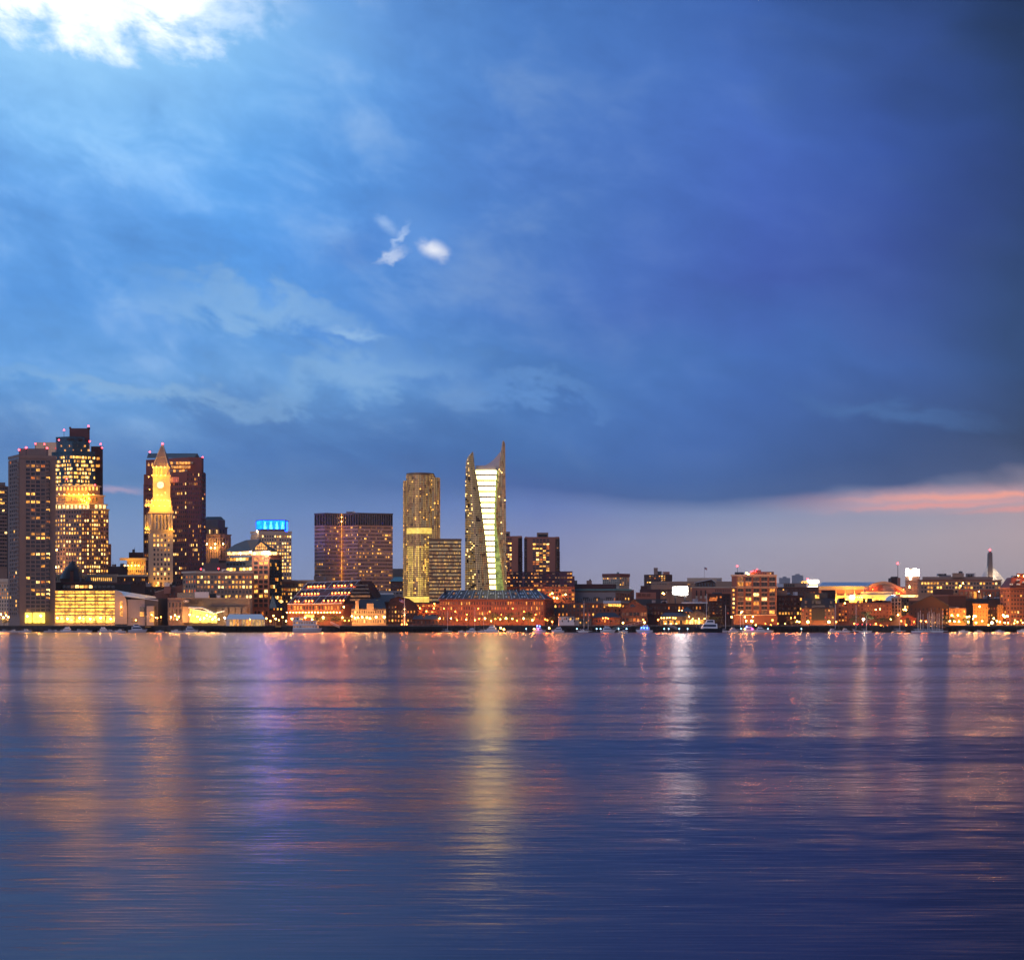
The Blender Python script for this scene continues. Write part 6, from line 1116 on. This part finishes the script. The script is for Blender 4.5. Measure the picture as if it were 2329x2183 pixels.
def cabin_mesh(x0, x1, w, z0, z1, m, rake=.5, glass='glass_blue'):
    mb = MB(); mb.hexa([(x0, -w, z0), (x1, -w, z0), (x1, w, z0), (x0, w, z0), (x0 + .1, -w * .85, z1), (x1 - rake, -w * .8, z1), (x1 - rake, w * .8, z1), (x0 + .1, w * .85, z1)], m)
    h = z1 - z0
    for s in (-1, 1): mb.raw([(x0 + .4, s * (w * .95 + .02), z0 + h * .4), (x1 - rake * .6, s * (w * .93 + .02), z0 + h * .4), (x1 - rake * .95, s * (w * .86 + .03), z0 + h * .82), (x0 + .4, s * (w * .88 + .03), z0 + h * .82)], [(0, 1, 2, 3)], glass)
    return mb.mesh('cabin')
HULL = {'white': hull_mesh(7, 2.5, 1.0, 'hull_white'), 'dark': hull_mesh(7, 2.5, 1.0, 'hull_dark'), 'sail': hull_mesh(9, 2.8, 1.1, 'hull_white', sheer=.15)}
CAB = {'small': cabin_mesh(-.6, 1.9, .95, .95, 2.0, 'hull_white', .9), 'big': cabin_mesh(-2.2, 2.2, 1.05, .95, 2.3, 'hull_white', .9), 'top': cabin_mesh(-1.5, 1.0, .8, 2.3, 3.3, 'hull_white', .6), 'sail': cabin_mesh(-1.5, 1.8, .8, 1.1, 1.7, 'hull_white', .8)}
mb = MB(); mb.hexa([(-2.4, -1, 1.9), (-.6, -1, 2.2), (-.6, 1, 2.2), (-2.4, 1, 1.9), (-2.4, -1, 2.0), (-.6, -1, 2.35), (-.6, 1, 2.35), (-2.4, 1, 2.0)], 'canvas_blue'); 
for x, y in ((-2.3, -1), (-2.3, 1), (-.7, -1), (-.7, 1)): mb.tube((x, y, .9), (x, y, 2.0), .04, .04, 'steel', 4)
TOPM = mb.mesh('canopy')
mb = MB(); mb.tube((.8, 0, 1.6), (.8, 0, 12.5), .16, .11, 'white_paint', 6); MAST = mb.mesh('mast')
mb = MB(); mb.tube((.7, 0, 2.6), (-3.0, 0, 2.5), .12, .12, 'white_paint', 5); mb.tube((.5, 0, 2.85), (-2.8, 0, 2.75), .24, .2, 'canvas_blue', 6); BOOM = mb.mesh('boom')
mb = MB(); mb.tube((.8, 0, 12.3), (4.4, 0, 1.4), .03, .03, 'steel', 3); mb.tube((.8, 0, 12.3), (-4.3, 0, 1.3), .03, .03, 'steel', 3); mb.tube((.8, -.9, 7), (.8, .9, 7), .05, .05, 'white_paint', 4); mb.tube((.8, -.9, 7), (.8, 0, 12.3), .03, .03, 'steel', 3); mb.tube((.8, .9, 7), (.8, 0, 12.3), .03, .03, 'steel', 3); RIG = mb.mesh('rigging')
mb = MB()
for s in (-1, 1):
    mb.tube((.5, s * 1.05, 1.7), (3.3, s * .15, 1.95), .03, .03, 'steel', 4)
    for k in range(4): mb.tube((.5 + k * .93, s * (1.05 - k * .3), 1.1), (.5 + k * .93, s * (1.05 - k * .3), 1.72 + k * .08), .03, .03, 'steel', 4)
RAIL = mb.mesh('bow_rail')
def boat(kind, px, lpx, Y, label, rz=0.0, group='boats moored along the waterfront', mh=None, dark=False):
    L = lpx * Y / F; x = X(px, Y); nm = {'m': 'motorboat', 'c': 'cabin_cruiser', 's': 'sailboat'}[kind]; t = thing(nm, label, 'boat', (x, Y, 0), group); t.rotation_euler = (0, 0, rz)
    s = L / (9 if kind == 's' else 7)
    def put(name, me, sc_=None): o = child(name, me, t, (x, Y, 0), 0, sc_ or (s, s, s)); return o
    put('hull', HULL['sail' if kind == 's' else 'dark' if dark else 'white'])
    if kind == 's': put('cabin', CAB['sail']); k = (mh or 12.5) / 12.5; put('mast', MAST, (s, 1, k)); put('boom', BOOM); put('rigging', RIG, (s, 1, k))
    elif kind == 'm': put('cabin', CAB['small']); put('canopy', TOPM); put('bow_rail', RAIL)
    else: put('cabin', CAB['big']); put('flybridge', CAB['top']); put('bow_rail', RAIL)
    return t, s
for i, (px, l, Y) in enumerate([(8, 24, 890), (32, 22, 893), (58, 26, 889), (112, 24, 891), (127, 20, 896), (178, 26, 897), (196, 24, 888), (250, 22, 896), (274, 24, 892)]):
    boat('m', px, l, Y, f'white motorboat before the apartment tower, garage and theatre, {ORD[i]} from the left', random.choice((0, math.pi, .3)))
for k, px, l, Y, lab in [('c', 152, 28, 894, 'white cabin cruiser moored before the lit parking garage'), ('c', 236, 26, 890, 'white cabin cruiser before the right end of the parking garage'), ('c', 312, 40, 890, 'long white cruiser moored before the theatre entrance'), ('m', 363, 18, 892, 'small white motorboat left of the aquarium'), ('m', 402, 24, 890, 'white motorboat below the aquarium windows'), ('c', 433, 32, 889, 'white cruiser below the bright aquarium entrance'), ('m', 461, 16, 892, 'small motorboat at the left end of the aquarium pier'),
   ('m', 1050, 16, 893, 'small motorboat left of the masts before the brick warehouse'), ('c', 1072, 22, 892, 'white cruiser before the left part of the brick warehouse'), ('c', 1118, 34, 894, 'white cabin cruiser below the dense dark tree'), ('m', 1096, 18, 890, 'small white motorboat between two cruisers'), ('m', 1162, 18, 892, 'small motorboat left of the patrol boat'), ('c', 1269, 28, 891, 'white cruiser right of the patrol boat'), ('m', 1326, 22, 892, 'motorboat below the dock house'), ('c', 1382, 32, 892, 'white cruiser before the hip-roofed shed'), ('m', 1418, 20, 890, 'white motorboat under the gangway'), ('c', 1668, 24, 892, 'cruiser at the left foot of the brick condominium'), ('c', 1730, 28, 891, 'cruiser moored right of the pink-lit boat'), ('m', 1748, 22, 890, 'open motorboat before the dark quay right of the condominium'), ('c', 1893, 18, 893, 'small cruiser at the right corner of the mansard building'), ('c', 1923, 20, 892, 'cruiser moored before the left of the brick row house'), ('m', 1911, 16, 890, 'small motorboat before the brick row house'), ('m', 2328, 26, 888, 'motorboat cut off by the right edge'), ('m', 2192, 22, 889, 'low motorboat before the amber-lit houses'), ('m', 2226, 18, 889, 'small motorboat before the square orange house'), ('m', 2274, 20, 888, 'small motorboat below the mansard brick block')]:
    boat(k, px, l, Y, lab, random.choice((0, math.pi, .25, 2.9)))
for px, l, Y, yt, lab in [(1016, 24, 905, 1388, 'sailboat before the left corner of the brick warehouse'), (1078, 22, 910, 1380, 'sailboat with tall mast before the middle of the brick warehouse'), (1098, 22, 906, 1390, 'sailboat moored between the warehouse trees'), (1326, 24, 908, 1366, 'sailboat with tall mast before the dock house'), (1336, 22, 910, 1392, 'sailboat right of the tall mast by the dock house'), (1605, 28, 910, 1350, 'sailboat with very tall mast right of the marina restaurant'), (1648, 26, 908, 1376, 'sailboat left of the brick condominium'), (1682, 24, 907, 1392, 'sailboat with short mast before the brick condominium'), (1688, 24, 911, 1388, 'second sailboat before the brick condominium'), (1898, 26, 908, 1374, 'sailboat at the corner of the mansard building'), (1945, 26, 906, 1376, 'sailboat before the brick row house'), (1968, 28, 892, 1400, 'white sailboat below the large round green tree'), (2044, 28, 900, 1398, 'sailboat before the red boat shed')]:
    boat('s', px, l, Y, lab, random.uniform(-.6, .6), mh=Z(yt, Y))
for i, (px, yt) in enumerate([(2088, 1392), (2093, 1388), (2099, 1396), (2110, 1394), (2113, 1390), (2118, 1386), (2121, 1393), (2124, 1391), (2131, 1395), (2136, 1394), (2143, 1388)]):
    Y = 892 + (i * 7) % 20; boat('s', px - 2, 26, Y, f'sailboat in the cluster before the dark gabled warehouse, {ORD[i]} mast from the left', random.uniform(-.9, .9), mh=Z(yt, Y))
t, s = boat('c', 1226, 28, 891, 'patrol boat with blue and red lights before the warehouse trees', 0); Y = 890
for px, py, c in ((1222, 1423, 'bulb_blue'), (1228, 1424, 'bulb_blue'), (1224, 1430, 'bulb_pink'), (1215, 1430, 'bulb_amber')): child('signal_lamp', unit('globe', c), t, P(px, py, Y - 1.5), 0, (.6,) * 3)
t, s = boat('c', 1466, 36, 891, 'cruiser with blue deck lights below the gangway head', math.pi)
for px, py in ((1459, 1427), (1465, 1428), (1472, 1428)): p = P(px, py, 889); child('deck_light', unit('globe', 'bulb_blue'), t, (2 * X(1466, 891) - p.x, 2 * 891 - p.y, p.z), 0, (.6,) * 3)
t, s = boat('c', 1705, 34, 891, 'cruiser with pink and amber lights before the brick condominium', 0)
for px, py, c in ((1711, 1430, 'bulb_pink'), (1694, 1430, 'bulb_amber'), (1698, 1425, 'bulb_blue')): child('deck_light', unit('globe', c), t, P(px, py, 888.5), 0, (.6,) * 3)
t, s = boat('c', 1612, 60, 894, 'large white motor yacht with dark hull before the marina restaurant', math.pi, dark=True)
p = P(1615, 1416, 893); child('searchlight', unit('globe', 'bulb_white'), t, (2 * X(1612, 894) - p.x, 2 * 894 - p.y, p.z), 0, (.7,) * 3)
for px, py, lab in ((1139, 1428, 'lit mooring post before the second dark tree'), (1249, 1428, 'lit mooring post right of the patrol boat'), (1146, 1431, 'smaller lit mooring post before the second dark tree')):
    Y = 892; p = P(px, py, Y); t = thing('mooring_light', lab, 'light', (p.x, Y, -.5), 'mooring lights on the water'); child('pile', unit('pole', 'timber_dark'), t, (p.x, Y, -.5), 0, (.4, .4, p.z + .2)); child('lantern', unit('globe', 'bulb_amber'), t, p, 0, (.9,) * 3)
# --- ferries by the hotel
def ferry(label, x0, x1, Y, decks, ytop):
    L = (x1 - x0) * Y / F; x = X((x0 + x1) / 2, Y); t = thing('ferry', label, 'ferry', (x, Y, 0), 'ferries moored by the hotel'); hm = hull_mesh(L, 7, 2.2, 'hull_white'); child('hull', hm, t, (x, Y, 0))
    for k in range(decks):
        z = 2.2 + k * 2.4; a, c = x - L * .46, x + L * (.34 - k * .10); o = MB(); o.box(a, c, Y - 3, Y + 3, z, z + 2.1, 'white_paint'); o.box(a - .4, c + .8, Y - 3.4, Y + 3.4, z + 2.1, z + 2.35, 'white_paint'); d = o.build('deck_house', t)
        n = int((c - a) / 1.5)
        for i in range(n): o = MB(); o.box(a + (i + .2) * (c - a) / n, a + (i + .8) * (c - a) / n, Y - 3.08, Y - 2.95, z + .7, z + 1.7, random.choice(['lit_gold', 'lit_dim', 'glass_dark', 'lit_dim'])); o.build('window', d, base=origin(t))
    o = MB(); o.tube((x - L * .1, Y, 2.2 + decks * 2.4), (x - L * .1, Y, Z(ytop, Y)), .15, .08, 'white_paint', 5); o.build('mast', t)
ferry('two-deck white ferry with lit windows before the red-roofed hotel', 667, 700, 902, 3, 1398); ferry('lower white ferry moored right of the two-deck ferry', 690, 730, 897, 2, 1407)
# --- gangways
def gangway(label, a, c, Y):
    p, q = P(a[0], a[1], Y), P(c[0], c[1], Y + 4); t = thing('gangway', label, 'gangway', (p.x, p.y, 0)); dz_ = Vector((0, 0, 1.3)); o = MB(); w_ = Vector((0, .9, 0)); o.hexa([p - w_, q - w_, q + w_, p + w_, p - w_ + Vector((0, 0, .25)), q - w_ + Vector((0, 0, .25)), q + w_ + Vector((0, 0, .25)), p + w_ + Vector((0, 0, .25))], 'steel'); o.build('ramp', t)
    for s in (-1, 1):
        o = MB(); o.tube(p + w_ * s + dz_, q + w_ * s + dz_, .07, .07, 'white_paint', 4)
        for k in range(9): e = p.lerp(q, k / 8) + w_ * s; o.tube(e, e + dz_, .05, .05, 'white_paint', 4)
        o.build('handrail', t)
gangway('long pale gangway sloping down left of the marina restaurant', (1394, 1433), (1460, 1417), 900); gangway('steep dark gangway below the marina restaurant', (1540, 1432), (1516, 1421), 905); gangway('gangway right of the ferries', (772, 1428), (752, 1418), 905)
# --- cars on the quay
def car(px, Y, label, m):
    x = X(px, Y); t = thing('parked_car', label, 'car', (x, Y, G), 'cars on the quay'); o = MB(); o.hexa([(x - 2.2, Y - .9, G + .35), (x + 2.2, Y - .9, G + .35), (x + 2.2, Y + .9, G + .35), (x - 2.2, Y + .9, G + .35), (x - 2.15, Y - .85, G + .95), (x + 2.1, Y - .85, G + .9), (x + 2.1, Y + .85, G + .9), (x - 2.15, Y + .85, G + .95)], m); o.build('body', t)
    o = MB(); o.hexa([(x - 1.6, Y - .8, G + .93), (x + 1.1, Y - .8, G + .93), (x + 1.1, Y + .8, G + .93), (x - 1.6, Y + .8, G + .93), (x - 1.1, Y - .68, G + 1.45), (x + .4, Y - .68, G + 1.45), (x + .4, Y + .68, G + 1.45), (x - 1.1, Y + .68, G + 1.45)], 'glass_dark'); o.build('cabin', t)
    for dx_ in (-1.35, 1.35):
        for dy_ in (-.85, .85): o = MB(); o.tube((x + dx_, Y + dy_ - .1, G + .33), (x + dx_, Y + dy_ + .1, G + .33), .33, .33, 'dark', 10); o.build('wheel', t)
    for dy_ in (-.6, .6): child('tail_lamp', unit('globe', 'bulb_red'), t, (x - 2.2, Y + dy_ - .4, G + .8), 0, (.3,) * 3)
for i, px in enumerate((1958, 1968, 1978, 1987)): car(px, 937.5, f'car with red tail lights below the large green tree, {ORD[i]} from the left', random.choice(['hull_dark', 'grey_dark', 'brick_dark']))

# ------------------------------------------------------------------ haze over the harbour
m, t = new_mat('haze_air')
v = t.node('ShaderNodeVolumePrincipled', {'Color': (.96, .95, .97, 1), 'Density': .00004, 'Anisotropy': .3})
t.l.new(v.outputs[0], t.node('ShaderNodeOutputMaterial').inputs['Volume'])
b = MB(); b.box(-3500, 3500, -350, 9800, -1.5, 330, 'haze_air'); b.build('haze', kind='stuff', label='thin evening haze over the harbour')
